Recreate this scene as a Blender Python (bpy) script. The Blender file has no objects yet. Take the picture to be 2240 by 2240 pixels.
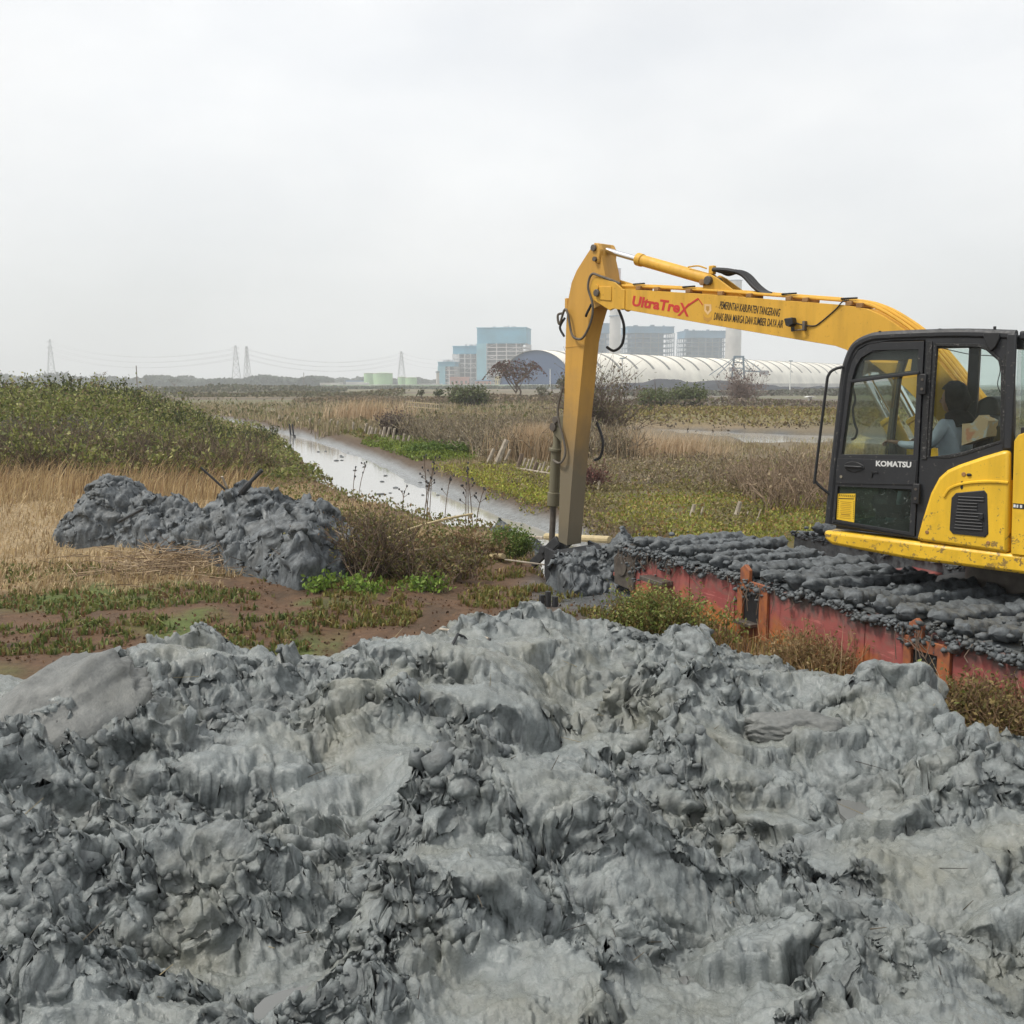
import bpy, bmesh, math, random
import numpy as np
from mathutils import Vector, Matrix
from mathutils.geometry import tessellate_polygon

# ------------------------------------------------------------------ camera, sky, sun, exposure
sc = bpy.context.scene
C = sc.collection
R = math.radians
EYE = 2.5
PITCH = R(7.11)
cam_d = bpy.data.cameras.new('camera')
cam_d.sensor_width = 36; cam_d.lens = 36
cam_d.clip_start = 0.1; cam_d.clip_end = 9000
cam = bpy.data.objects.new('camera', cam_d); C.objects.link(cam)
cam.location = (0, 0, EYE); cam.rotation_euler = (R(90) - PITCH, 0, 0)
sc.camera = cam

SUN_EL, SUN_AZ = R(57), R(-100)          # azimuth measured from +Y (view direction), negative = left
world = bpy.data.worlds.new('World'); sc.world = world; world.use_nodes = True
wn, wl = world.node_tree.nodes, world.node_tree.links
wn.clear()
w_out = wn.new('ShaderNodeOutputWorld'); w_bg = wn.new('ShaderNodeBackground')
w_sky = wn.new('ShaderNodeTexSky'); w_sky.sky_type = 'NISHITA'; w_sky.sun_disc = False
w_sky.sun_elevation = SUN_EL; w_sky.sun_rotation = SUN_AZ
w_sky.air_density = 1.0; w_sky.dust_density = 4.0; w_sky.ozone_density = 1.0
w_tc = wn.new('ShaderNodeTexCoord'); w_map = wn.new('ShaderNodeMapping'); w_map.inputs['Scale'].default_value = (1, 1, 2.2)
w_noise = wn.new('ShaderNodeTexNoise'); w_noise.inputs['Scale'].default_value = 2.6
w_noise.inputs['Detail'].default_value = 5; w_noise.inputs['Roughness'].default_value = 0.5
w_ramp = wn.new('ShaderNodeMapRange'); w_ramp.inputs[1].default_value = 0.3; w_ramp.inputs[2].default_value = 0.72
w_ramp.inputs[3].default_value = 0.97; w_ramp.inputs[4].default_value = 0.70
w_cloud = wn.new('ShaderNodeRGB'); w_cloud.outputs[0].default_value = (7.5, 7.52, 7.52, 1)
w_mix = wn.new('ShaderNodeMixRGB')
wl.new(w_tc.outputs['Generated'], w_map.inputs[0]); wl.new(w_map.outputs[0], w_noise.inputs['Vector'])
wl.new(w_noise.outputs['Fac'], w_ramp.inputs[0]); wl.new(w_ramp.outputs[0], w_mix.inputs[0])
w_n2 = wn.new('ShaderNodeTexNoise'); w_n2.inputs['Scale'].default_value = 1.7; w_n2.inputs['Detail'].default_value = 6; w_n2.inputs['Roughness'].default_value = .55
w_r2 = wn.new('ShaderNodeMapRange'); w_r2.inputs[1].default_value = .3; w_r2.inputs[2].default_value = .7; w_r2.inputs[3].default_value = .89; w_r2.inputs[4].default_value = 1.07
w_mul = wn.new('ShaderNodeMixRGB'); w_mul.blend_type = 'MULTIPLY'; w_mul.inputs[0].default_value = 1
wl.new(w_map.outputs[0], w_n2.inputs['Vector']); wl.new(w_n2.outputs['Fac'], w_r2.inputs[0]); wl.new(w_cloud.outputs[0], w_mul.inputs[1]); wl.new(w_r2.outputs[0], w_mul.inputs[2])
wl.new(w_sky.outputs[0], w_mix.inputs[1]); wl.new(w_mul.outputs[0], w_mix.inputs[2])
wl.new(w_mix.outputs[0], w_bg.inputs[0]); w_bg.inputs[1].default_value = 0.1
wl.new(w_bg.outputs[0], w_out.inputs[0])

sun_d = bpy.data.lights.new('sun', 'SUN'); sun_d.energy = 2.1; sun_d.angle = R(10); sun_d.color = (1, 0.95, 0.87)
sun = bpy.data.objects.new('sun', sun_d); C.objects.link(sun)
_sd = Vector((math.sin(SUN_AZ) * math.cos(SUN_EL), math.cos(SUN_AZ) * math.cos(SUN_EL), math.sin(SUN_EL)))
sun.rotation_euler = _sd.to_track_quat('Z', 'Y').to_euler(); sun.location = (-20, 10, 40)

sc.view_settings.view_transform = 'Standard'; sc.view_settings.look = 'None'
sc.view_settings.exposure = 0.5; sc.view_settings.gamma = 1; sc.view_settings.use_curve_mapping = False
sc.render.engine = 'CYCLES'
sc.cycles.use_denoising = True
sc.cycles.max_bounces = 8; sc.cycles.diffuse_bounces = 3; sc.cycles.glossy_bounces = 3
sc.cycles.transmission_bounces = 6; sc.cycles.transparent_max_bounces = 16; sc.cycles.volume_bounces = 1
sc.cycles.caustics_reflective = False; sc.cycles.caustics_refractive = False

rng = np.random.default_rng(7)
random.seed(7)

# ------------------------------------------------------------------ numpy noise
_P = np.random.default_rng(3).permutation(256).astype(np.int64); _P = np.concatenate([_P, _P, _P])
def _h(ix, iy, s=0): return _P[(_P[(ix + s * 17) & 255] + (iy + s * 31)) & 255]
_GA = np.arange(256) * (2 * math.pi / 256); _GX, _GY = np.cos(_GA), np.sin(_GA)
def perlin(x, y, s=0):
    xi, yi = np.floor(x).astype(np.int64), np.floor(y).astype(np.int64)
    fx, fy = x - xi, y - yi
    u = fx * fx * fx * (fx * (fx * 6 - 15) + 10); v = fy * fy * fy * (fy * (fy * 6 - 15) + 10)
    def g(a, b):
        k = _h(xi + a, yi + b, s); return _GX[k] * (fx - a) + _GY[k] * (fy - b)
    a, b, c, d = g(0, 0), g(1, 0), g(0, 1), g(1, 1)
    return 1.5 * ((a + (b - a) * u) * (1 - v) + (c + (d - c) * u) * v)
def fbm(x, y, o=4, s=0, gain=.5):
    t, a = 0, 1.0
    for i in range(o):
        t = t + a * perlin(x * 2**i, y * 2**i, s + i * 5); a *= gain
    return t
def worley(x, y, s=0, jit=.9):
    xi, yi = np.floor(x).astype(np.int64), np.floor(y).astype(np.int64)
    d1 = np.full(x.shape, 9.0); d2 = np.full(x.shape, 9.0); cid = np.zeros(x.shape, np.int64)
    cx = np.zeros(x.shape); cy = np.zeros(x.shape)
    for a in (-1, 0, 1):
        for b in (-1, 0, 1):
            k = _h(xi + a, yi + b, s)
            px = a + .5 + jit * (_P[k + 7] / 255 - .5); py = b + .5 + jit * (_P[k + 101] / 255 - .5)
            dx, dy = px - (x - xi), py - (y - yi)
            d = np.sqrt(dx * dx + dy * dy)
            m = d < d1
            d2 = np.where(m, d1, np.minimum(d2, d)); cid = np.where(m, k, cid)
            cx = np.where(m, -dx, cx); cy = np.where(m, -dy, cy); d1 = np.where(m, d, d1)
    return d1, d2, cid, cx, cy
def rnd(cid, k=0): return _P[(cid + 53 * (k + 1)) & 255] / 255.0
def sm(a, b, x):
    t = np.clip((x - a) / (b - a), 0, 1); return t * t * (3 - 2 * t)

# ------------------------------------------------------------------ object helpers
def tag(o, label=None, cat=None, group=None, kind=None):
    if label: o['label'] = label
    if cat: o['category'] = cat
    if group: o['group'] = group
    if kind: o['kind'] = kind
    return o
def empty(name, loc=(0, 0, 0), rz=0):
    o = bpy.data.objects.new(name, None); C.objects.link(o); o.empty_display_size = .3
    o.location = loc; o.rotation_euler = (0, 0, rz); return o
def mesh_np(name, V, F, mat, parent=None, col=None, smooth=True, uv=None):
    """V (n,3) float, F (m,3|4) int"""
    V = np.asarray(V, np.float32); F = np.asarray(F, np.int32)
    me = bpy.data.meshes.new(name); k = F.shape[1]
    me.vertices.add(len(V)); me.vertices.foreach_set('co', V.ravel())
    me.loops.add(F.size); me.loops.foreach_set('vertex_index', F.ravel())
    me.polygons.add(len(F)); me.polygons.foreach_set('loop_start', np.arange(0, F.size, k, dtype=np.int32))
    me.polygons.foreach_set('loop_total', np.full(len(F), k, np.int32))
    if smooth: me.polygons.foreach_set('use_smooth', np.ones(len(F), bool))
    me.update(calc_edges=True)
    if col is not None:
        a = me.attributes.new('Col', 'FLOAT_COLOR', 'POINT')
        c = np.ones((len(V), 4), np.float32); c[:, :3] = col; a.data.foreach_set('color', c.ravel())
    me.materials.append(mat)
    o = bpy.data.objects.new(name, me); C.objects.link(o)
    if parent: o.parent = parent
    return o
def grid_faces(nu, nv, wrap=False):
    i, j = np.meshgrid(np.arange(nu - 1), np.arange(nv if wrap else nv - 1), indexing='ij')
    j2 = (j + 1) % nv
    return np.stack([i * nv + j, (i + 1) * nv + j, (i + 1) * nv + j2, i * nv + j2], -1).reshape(-1, 4)

class MB:
    def __init__(s): s.v = []; s.f = []
    def add(s, vs, fs):
        n = len(s.v); s.v += [tuple(v) for v in vs]; s.f += [tuple(i + n for i in f) for f in fs]; return s
    def box(s, c, d, rot=None):
        vs = [Vector((x * d[0] / 2, y * d[1] / 2, z * d[2] / 2)) for x in (-1, 1) for y in (-1, 1) for z in (-1, 1)]
        if rot is not None: vs = [rot @ v for v in vs]
        c = Vector(c)
        return s.add([v + c for v in vs], [(0, 1, 3, 2), (4, 6, 7, 5), (0, 4, 5, 1), (2, 3, 7, 6), (0, 2, 6, 4), (1, 5, 7, 3)])
    def bar(s, a, b, w, h=None, up=(0, 0, 1)):
        a, b = Vector(a), Vector(b); h = h or w
        t = (b - a).normalized(); up = Vector(up)
        if abs(t.dot(up)) > .98: up = Vector((1, 0, 0))
        sd = t.cross(up).normalized(); u = sd.cross(t)
        vs = [p + sd * (w / 2 * i) + u * (h / 2 * j) for p in (a, b) for i, j in ((-1, -1), (1, -1), (1, 1), (-1, 1))]
        return s.add(vs, [(3, 2, 1, 0), (4, 5, 6, 7)] + [(i, (i + 1) % 4, (i + 1) % 4 + 4, i + 4) for i in range(4)])
    def tube(s, pts, r, n=8, cap=True):
        pts = [Vector(p) for p in pts]; m = len(pts)
        rr = r if isinstance(r, (list, tuple)) else [r] * m
        t0 = (pts[1] - pts[0]).normalized()
        ref = Vector((0, 0, 1)) if abs(t0.z) < .9 else Vector((1, 0, 0))
        nrm = (ref - t0 * ref.dot(t0)).normalized(); vs = []; fs = []
        for i in range(m):
            t = ((pts[min(i + 1, m - 1)] - pts[max(i - 1, 0)])).normalized()
            nrm = (nrm - t * nrm.dot(t)).normalized(); b = t.cross(nrm)
            for k in range(n):
                a = 2 * math.pi * k / n; vs.append(pts[i] + (nrm * math.cos(a) + b * math.sin(a)) * rr[i])
        for i in range(m - 1):
            for k in range(n):
                k2 = (k + 1) % n; fs.append((i * n + k, i * n + k2, (i + 1) * n + k2, (i + 1) * n + k))
        if cap: fs += [tuple(range(n - 1, -1, -1)), tuple((m - 1) * n + k for k in range(n))]
        return s.add(vs, fs)
    def cyl(s, a, b, r0, r1=None, n=16): return s.tube([a, b], [r0, r0 if r1 is None else r1], n)
    def plate(s, outer, holes, y0, y1, f=None):
        """2d outline (x,z) with holes, thick from y0 to y1 (local y)"""
        f = f or (lambda x, z, y: (x, y, z))
        loops = [outer] + list(holes); flat = [p for L in loops for p in L]
        tris = tessellate_polygon([[Vector((p[0], p[1], 0)) for p in L] for L in loops]); n = len(flat)
        vs = [f(p[0], p[1], y0) for p in flat] + [f(p[0], p[1], y1) for p in flat]; fs = []
        for t in tris: fs += [tuple(t), tuple(i + n for i in reversed(t))]
        k = 0
        for L in loops:
            m = len(L)
            for i in range(m): a, b = k + i, k + (i + 1) % m; fs.append((a, b, b + n, a + n))
            k += m
        return s.add(vs, fs)
    def lump(s, c, rad, seed=0, n=7, m=10, amp=.25):
        r_ = random.Random(seed); ph = [r_.uniform(0, 6.3) for _ in range(6)]; vs = []; fs = []
        rx, ry, rz = rad if isinstance(rad, (tuple, list)) else (rad,) * 3
        for i in range(n + 1):
            th = math.pi * i / n
            for k in range(m):
                p = 2 * math.pi * k / m
                q = 1 + amp * (math.sin(3 * th + ph[0] + 2 * p) * .5 + math.sin(4 * p + ph[1]) * math.sin(th) * .35 + r_.uniform(-.5, .5) * (0 < i < n))
                vs.append((c[0] + rx * q * math.sin(th) * math.cos(p), c[1] + ry * q * math.sin(th) * math.sin(p), c[2] + rz * q * math.cos(th)))
        for i in range(n):
            for k in range(m):
                k2 = (k + 1) % m; fs.append((i * m + k, (i + 1) * m + k, (i + 1) * m + k2, i * m + k2))
        return s.add(vs, fs)
    def mesh(s, name, mat, ang=35):
        me = bpy.data.meshes.new(name); me.from_pydata(s.v, [], s.f)
        bm = bmesh.new(); bm.from_mesh(me); bmesh.ops.recalc_face_normals(bm, faces=bm.faces); bm.to_mesh(me); bm.free()
        me.polygons.foreach_set('use_smooth', np.ones(len(me.polygons), bool))
        me.set_sharp_from_angle(angle=R(ang)); me.materials.append(mat); return me
    def build(s, name, mat, parent=None, bevel=0, ang=35):
        o = bpy.data.objects.new(name, s.mesh(name, mat, ang)); C.objects.link(o)
        if parent: o.parent = parent
        if bevel:
            b = o.modifiers.new('bevel', 'BEVEL'); b.width = bevel; b.segments = 2; b.limit_method = 'ANGLE'; b.angle_limit = R(40)
        return o
def spline(pts, n=6):
    pts = [Vector(p) for p in pts]; out = []
    for i in range(len(pts) - 1):
        p0, p1, p2, p3 = pts[max(i - 1, 0)], pts[i], pts[i + 1], pts[min(i + 2, len(pts) - 1)]
        for k in range(n):
            t = k / n
            out.append(.5 * ((2 * p1) + (p2 - p0) * t + (2 * p0 - 5 * p1 + 4 * p2 - p3) * t * t + (3 * p1 - p0 - 3 * p2 + p3) * t**3))
    return out + [pts[-1]]
def dup(o, parent=None):
    c = o.copy(); C.objects.link(c)
    if parent: c.parent = parent
    return c

# ------------------------------------------------------------------ materials
class NT:
    def __init__(s, name):
        s.m = bpy.data.materials.new(name); s.m.use_nodes = True; s.n = s.m.node_tree.nodes; s.l = s.m.node_tree.links
        s.p = s.n['Principled BSDF']; s.out = s.n['Material Output']
        s.tc = s.n.new('ShaderNodeTexCoord')
    def noise(s, scale, detail=4, rough=.55, coord='Object', st=None, dist=0):
        t = s.n.new('ShaderNodeTexNoise'); t.inputs['Scale'].default_value = scale; t.inputs['Detail'].default_value = detail
        t.inputs['Roughness'].default_value = rough; t.inputs['Distortion'].default_value = dist
        src = s.tc.outputs[coord]
        if st:
            mp = s.n.new('ShaderNodeMapping'); mp.inputs['Scale'].default_value = st; s.l.new(src, mp.inputs[0]); src = mp.outputs[0]
        s.l.new(src, t.inputs['Vector']); return t.outputs['Fac']
    def vor(s, scale, feat='F1', coord='Object'):
        t = s.n.new('ShaderNodeTexVoronoi'); t.inputs['Scale'].default_value = scale; t.feature = feat
        s.l.new(s.tc.outputs[coord], t.inputs['Vector']); return t.outputs['Distance']
    def rng(s, src, a, b, lo=0., hi=1.):
        t = s.n.new('ShaderNodeMapRange'); s.l.new(src, t.inputs[0])
        for i, v in zip((1, 2, 3, 4), (a, b, lo, hi)): t.inputs[i].default_value = v
        return t.outputs[0]
    def math(s, op, a, b):
        t = s.n.new('ShaderNodeMath'); t.operation = op
        for i, v in enumerate((a, b)):
            if isinstance(v, (int, float)): t.inputs[i].default_value = v
            else: s.l.new(v, t.inputs[i])
        return t.outputs[0]
    def mix(s, fac, a, b, mode='MIX'):
        t = s.n.new('ShaderNodeMixRGB'); t.blend_type = mode
        for i, v in enumerate((fac, a, b)):
            if isinstance(v, (int, float)): t.inputs[i].default_value = v
            elif isinstance(v, tuple): t.inputs[i].default_value = (*v, 1)
            else: s.l.new(v, t.inputs[i])
        return t.outputs[0]
    def attr(s, name='Col'):
        t = s.n.new('ShaderNodeAttribute'); t.attribute_name = name; return t.outputs['Color']
    def sep(s, coord='Object'):
        t = s.n.new('ShaderNodeSeparateXYZ'); s.l.new(s.tc.outputs[coord], t.inputs[0]); return t.outputs
    def set(s, **k):
        for a, v in k.items():
            i = s.p.inputs[a.replace('_', ' ')]
            if isinstance(v, (int, float)): i.default_value = v
            elif isinstance(v, tuple): i.default_value = (*v, 1) if len(v) == 3 and i.type == 'RGBA' else v
            else: s.l.new(v, i)
        return s
    def bump(s, src, strength=.3, dist=.02, prev=None):
        t = s.n.new('ShaderNodeBump'); t.inputs['Strength'].default_value = strength; t.inputs['Distance'].default_value = dist
        s.l.new(src, t.inputs['Height'])
        if prev: s.l.new(prev, t.inputs['Normal'])
        s.l.new(t.outputs[0], s.p.inputs['Normal']); return t.outputs[0]
def plain(name, col, rough=.6, var=.15, scale=3., metal=0., bump=0.):
    t = NT(name); n = t.noise(scale, 5)
    c = t.mix(t.rng(n, .3, .7), tuple(x * (1 - var) for x in col), tuple(min(1, x * (1 + var)) for x in col))
    t.set(Base_Color=c, Roughness=rough, Metallic=metal)
    if bump: t.bump(t.noise(scale * 8, 4), bump, .01)
    return t.m
def mud_mat(name, dark, mid, olive, lo=.3, hi=.62, attr=False):
    t = NT(name)
    n1 = t.noise(1.7, 6, .6); n2 = t.noise(9, 6, .65); n3 = t.noise(1.1, 4, .5, st=(1, 1, 1.7)); n4 = t.noise(60, 5, .7)
    c = t.mix(t.rng(t.math('ADD', t.math('MULTIPLY', n2, .6), t.math('MULTIPLY', t.noise(27, 5, .65), .4)), .36, .62), dark, mid)
    c = t.mix(t.math('MULTIPLY', t.rng(n1, .5, .75), .75), c, olive)
    c = t.mix(t.math('MULTIPLY', t.rng(n3, .62, .8), .5), c, tuple(x * 1.35 for x in mid))
    c = t.mix(t.rng(n4, .25, .45, .35, 0.), c, tuple(x * .5 for x in dark))
    if attr: c = t.mix(t.attr('Smear'), c, t.mix(t.rng(n1, .4, .7), tuple(x * 1.08 for x in mid), olive))
    rg = t.rng(n2, .3, .7, hi, lo)
    if attr: rg = t.math('SUBTRACT', rg, t.math('MULTIPLY', t.attr('Smear'), .26))
    t.set(Base_Color=c, Roughness=rg, Specular_IOR_Level=.55)
    b = t.bump(t.noise(24, 7, .72, dist=.5), .45, .012, None); b = t.bump(n4, .55, .008, b); t.bump(t.noise(190, 4, .7), .5, .003, b)
    return t.m
M = {}
M['mud'] = mud_mat('wet_mud', (.055, .064, .065), (.232, .257, .255), (.195, .195, .152), .22, .56, True)
M['mud_crumb'] = mud_mat('torn_mud', (.050, .058, .060), (.185, .205, .206), (.165, .16, .128), .28, .62)
M['mud_dark'] = mud_mat('fresh_dark_mud', (.045, .052, .057), (.150, .168, .178), (.085, .086, .078), .42, .75)
M['mud_smooth'] = mud_mat('smeared_mud', (.10, .106, .102), (.185, .192, .182), (.155, .152, .125), .3, .55)
def paint(name, col, dirt, amount, rough=.38, zmud=None, splash=None):
    t = NT(name); n = t.noise(2.2, 5); sp = t.noise(26, 6, .7); st = t.noise(1.3, 5, .6, st=(6, 6, .7))
    c = t.mix(t.rng(n, .3, .7), tuple(x * .9 for x in col), col)
    c = t.mix(t.math('MULTIPLY', t.rng(st, .46, .74), .5 * amount), c, tuple(x * .6 for x in col))
    c = t.mix(t.math('MULTIPLY', t.rng(sp, .69 - .06 * amount, .73), min(1, .9 * amount)), c, dirt)
    r = t.rng(sp, .4, .7, rough, rough + .25)
    if splash:
        z = t.sep()[2]; big = t.noise(17, 6, .72, dist=.5)
        lim = t.rng(z, splash[0], splash[1], .535, .67); c = t.mix(t.math('MULTIPLY', t.rng(t.math('SUBTRACT', big, lim), 0, .02), .85), c, (.17, .115, .06)); c = t.mix(t.rng(t.math('SUBTRACT', t.noise(5, 6, .65), lim), -.06, .1, 0, .5), c, tuple(x * .62 for x in col))
    if zmud:
        z = t.sep()[2]; zz = t.math('ADD', z, t.math('MULTIPLY', t.math('SUBTRACT', t.noise(3.5, 5), .5), .9))
        c = t.mix(t.rng(zz, zmud[0], zmud[1], .93, 0), c, (.16, .145, .105))
        c = t.mix(t.rng(zz, zmud[0] - 1.5, zmud[0] - .6, .75, 0), c, (.075, .078, .075))
        r = t.rng(zz, zmud[0], zmud[1], .75, rough)
    t.set(Base_Color=c, Roughness=r); t.bump(t.noise(70, 3), .06, .004)
    return t.m
M['yellow'] = paint('yellow_paint', (.86, .53, .03), (.16, .085, .03), 1.1, splash=(.95, 1.75))
M['boom_yellow'] = paint('boom_paint', (.74, .415, .045), (.26, .11, .035), 1.15, .5)
M['stick_yellow'] = paint('stick_paint', (.62, .34, .06), (.25, .12, .05), .8, .55, zmud=(1.3, 2.7))
M['cyl_dirty'] = paint('dirty_cylinder_paint', (.17, .155, .10), (.08, .07, .05), .9, .65)
M['black'] = paint('cab_black_paint', (.022, .024, .028), (.20, .19, .165), 1.4, .45)
M['black2'] = plain('black_plastic', (.016, .017, .019), .55, .3, 8)
M['rubber'] = plain('hose_rubber', (.02, .02, .022), .6, .3, 9)
M['hose_dirty'] = plain('muddy_hose', (.12, .105, .085), .75, .3, 12)
M['steel'] = plain('dirty_steel', (.12, .105, .09), .5, .35, 9, .3, .2)
M['chrome'] = plain('chrome_rod', (.75, .76, .78), .14, .05, 5, 1.)
M['rustbrown'] = plain('rusty_clamp', (.30, .16, .06), .7, .4, 14)
t = NT('seal_rubber'); sp = t.noise(55, 6, .75)
t.set(Base_Color=t.mix(t.rng(sp, .56, .66), (.012, .013, .014), (.2, .19, .18)), Roughness=.5); t.bump(sp, .5, .01); M['seal'] = t.m
t = NT('red_hull_paint'); n = t.noise(2.0, 6, .62); s1 = t.noise(3.2, 6, .7, st=(1, 1, 3.4)); s2 = t.noise(5, 5, .65, st=(.7, .7, 9)); z = t.sep()[2]
c = t.mix(t.rng(n, .35, .65), (.27, .055, .055), (.35, .11, .095))
c = t.mix(t.math('MULTIPLY', t.rng(s1, .50, .66), .72), c, (.20, .125, .10))
c = t.mix(t.math('MULTIPLY', t.rng(s2, .60, .68), .8), c, (.55, .19, .17))
zz = t.math('ADD', z, t.math('MULTIPLY', t.math('SUBTRACT', t.noise(2.6, 6, .65), .5), 1.0))
c = t.mix(t.rng(zz, .05, .27, .85, 0), c, (.46, .17, .03))
c = t.mix(t.rng(t.math('ADD', z, t.math('MULTIPLY', t.math('SUBTRACT', t.noise(6, 6, .7, st=(1, 1, .5)), .5), .7)), .42, .58, 0, .9), c, (.085, .085, .08))
c = t.mix(t.math('MULTIPLY', t.rng(t.noise(7, 6, .7), .58, .70), .6), c, (.09, .06, .05))
t.set(Base_Color=c, Roughness=.6); t.bump(t.noise(18, 5), .2, .01); M['red'] = t.m
t = NT('orange_frame_paint'); n = t.noise(8, 6, .7)
t.set(Base_Color=t.mix(t.rng(n, .42, .68), (.37, .125, .045), (.18, .07, .05)), Roughness=.6); t.bump(n, .2, .008); M['orange'] = t.m
def glass(name, tint, dust, thr, dcol=(.32, .34, .32)):
    t = NT(name); t.n.remove(t.p)
    tr = t.n.new('ShaderNodeBsdfTransparent'); tr.inputs[0].default_value = (*tint, 1)
    gl = t.n.new('ShaderNodeBsdfGlossy'); gl.inputs['Roughness'].default_value = .03
    fr = t.n.new('ShaderNodeFresnel'); fr.inputs[0].default_value = 1.45
    m1 = t.n.new('ShaderNodeMixShader'); t.l.new(t.math('MULTIPLY', fr.outputs[0], .55), m1.inputs[0]); t.l.new(tr.outputs[0], m1.inputs[1]); t.l.new(gl.outputs[0], m1.inputs[2])
    df = t.n.new('ShaderNodeBsdfDiffuse'); df.inputs[0].default_value = (*dcol, 1)
    a = t.rng(t.noise(34, 6, .75, dist=1.2), thr, thr + .06, 0, .75); b = t.rng(t.noise(2.4, 5, .6), .35, .75, dust * .4, dust * 1.3)
    m2 = t.n.new('ShaderNodeMixShader'); t.l.new(t.math('MAXIMUM', a, b), m2.inputs[0]); t.l.new(m1.outputs[0], m2.inputs[1]); t.l.new(df.outputs[0], m2.inputs[2])
    t.l.new(m2.outputs[0], t.out.inputs[0]); return t.m
M['glass'] = glass('dusty_glass', (.91, .96, .935), .07, .655)
M['glass_dark'] = glass('muddy_lower_glass', (.55, .66, .61), .10, .60, (.26, .30, .28))
M['glass_clear'] = glass('cab_glass', (.93, .97, .955), .025, .72)
def veg(name, rough=.6, trans=.3):
    t = NT(name); c = t.attr(); t.set(Base_Color=c, Roughness=rough, Specular_IOR_Level=.3)
    tl = t.n.new('ShaderNodeBsdfTranslucent'); t.l.new(c, tl.inputs[0])
    m = t.n.new('ShaderNodeMixShader'); m.inputs[0].default_value = trans
    t.l.new(t.p.outputs[0], m.inputs[1]); t.l.new(tl.outputs[0], m.inputs[2]); t.l.new(m.outputs[0], t.out.inputs[0]); return t.m
M['leaf'] = veg('leaf_surface'); M['straw'] = veg('straw_surface', .7, .25); M['twig'] = veg('twig_surface', .8, .0)
t = NT('ground_soil'); c = t.attr(); n1 = t.noise(.9, 7, .65, 'Object'); n2 = t.noise(9, 6, .7)
c = t.mix(t.rng(n2, .3, .7), t.mix(1., c, (.62, .6, .58), 'MULTIPLY'), t.mix(1., c, (1.3, 1.3, 1.3), 'MULTIPLY'))
c = t.mix(t.rng(n1, .45, .7, 0, .4), c, t.mix(1., c, (.6, .55, .5), 'MULTIPLY'))
t.set(Base_Color=c, Roughness=t.rng(t.attr('Wet'), 0, 1, .85, .22), Specular_IOR_Level=.45); b = t.bump(n2, .6, .06); t.bump(t.noise(40, 5, .7), .6, .02, b); M['ground'] = t.m
t = NT('canal_water'); n = t.noise(.5, 4, .5, 'Object', st=(1, .35, 1))
t.set(Base_Color=(.36, .355, .335), Roughness=.09, IOR=1.6); t.bump(t.noise(5, 3, .5, 'Object'), .03, .01); M['water'] = t.m
M['wood'] = plain('weathered_wood', (.38, .33, .265), .85, .4, 9, 0, .3)
M['wood_dark'] = plain('muddy_wood', (.035, .037, .04), .7, .3, 12, 0, .3)
M['bamboo'] = plain('pale_bamboo', (.48, .39, .22), .6, .25, 7)
M['bark'] = plain('bark', (.16, .12, .09), .9, .3, 6)
# ------------------------------------------------------------------ terrain shape (metres; camera stands at the origin looking along +Y)
_yl = [12.3, 13.5, 15, 17.25, 18, 18.6, 19.7, 21.4, 24.5, 29.5, 35, 47, 60, 80, 140]
_xl = [1.0, .78, .62, .50, .04, -.7, -1.4, -2.6, -3.8, -5.6, -7, -10.5, -14.5, -23, -60]
_yr = [12.3, 13.5, 16, 18.4, 20.4, 22, 25.2, 28.5, 35.6, 43.7, 54, 60.5, 80, 140]
_xr = [1.3, 1.55, 1.65, 1.15, .55, -.1, -1.2, -2.3, -4.3, -7.0, -10.8, -13.8, -22, -59]
def xL(y): return np.interp(y, _yl, _xl)
def xR(y): return np.interp(y, _yr, _xr)
_pond = np.array([(5.6, 60.2), (9.7, 61.4), (12.4, 58.0), (16.2, 53.8), (24, 50), (40, 46), (40, 40), (24, 43), (13.6, 44.6), (10.9, 45.2), (11.3, 50.4), (9.7, 54.2), (8.2, 57.6)])
def poly_sd(x, y, P):
    """signed distance to polygon, positive inside"""
    d = np.full(x.shape, 1e9); ins = np.zeros(x.shape, bool); n = len(P)
    for i in range(n):
        ax, ay = P[i]; bx, by = P[(i + 1) % n]; ex, ey = bx - ax, by - ay
        t = np.clip(((x - ax) * ex + (y - ay) * ey) / (ex * ex + ey * ey), 0, 1)
        d = np.minimum(d, np.hypot(x - ax - t * ex, y - ay - t * ey))
        c = (ay > y) != (by > y); ins ^= c & (x < (bx - ax) * (y - ay) / (by - ay + 1e-12) + ax)
    return np.where(ins, d, -d)
def canal_t(x, y):
    a, b = xL(y), xR(y); return np.where((y > 12.2) & (y < 140), np.minimum(x - a, b - x), -9.)
WATER_Z, POND_Z = -.29, -.20
def gh(x, y):
    x = np.asarray(x, float); y = np.asarray(y, float)
    z = .10 * fbm(x * .22, y * .22, 3, 1) + .05 * fbm(x * 1.3, y * 1.3, 3, 2) * (np.hypot(x, y) < 60)
    z = z + 1.25 * sm(2.0, 7.5, xL(y) - x) * sm(25.5, 33, y) * sm(75, 50, y)          # spoil bank left of the canal
    z = z + .5 * sm(61, 66, y + .36 * (x - 12)) * sm(92, 84, y + .36 * (x - 12)) * sm(4, 8, x)   # dike beyond the pond
    t = canal_t(x, y); a, b = xL(y), xR(y); w = (x - a) / np.maximum(b - a, .1)
    bed = -.60 + .31 * sm(.64, .90, w + .10 * fbm(x * .5, y * .35, 3, 7)) + .012 * fbm(x * 1.6 + 9, y * .8, 4, 8) + .12 * np.clip(w - .75, 0, 1)
    z = z + (bed - z) * sm(-.55, .25, t)
    z = z + (-.55 - z) * sm(-.8, .8, poly_sd(x, y, _pond)) * (y > 30)
    return z
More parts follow.
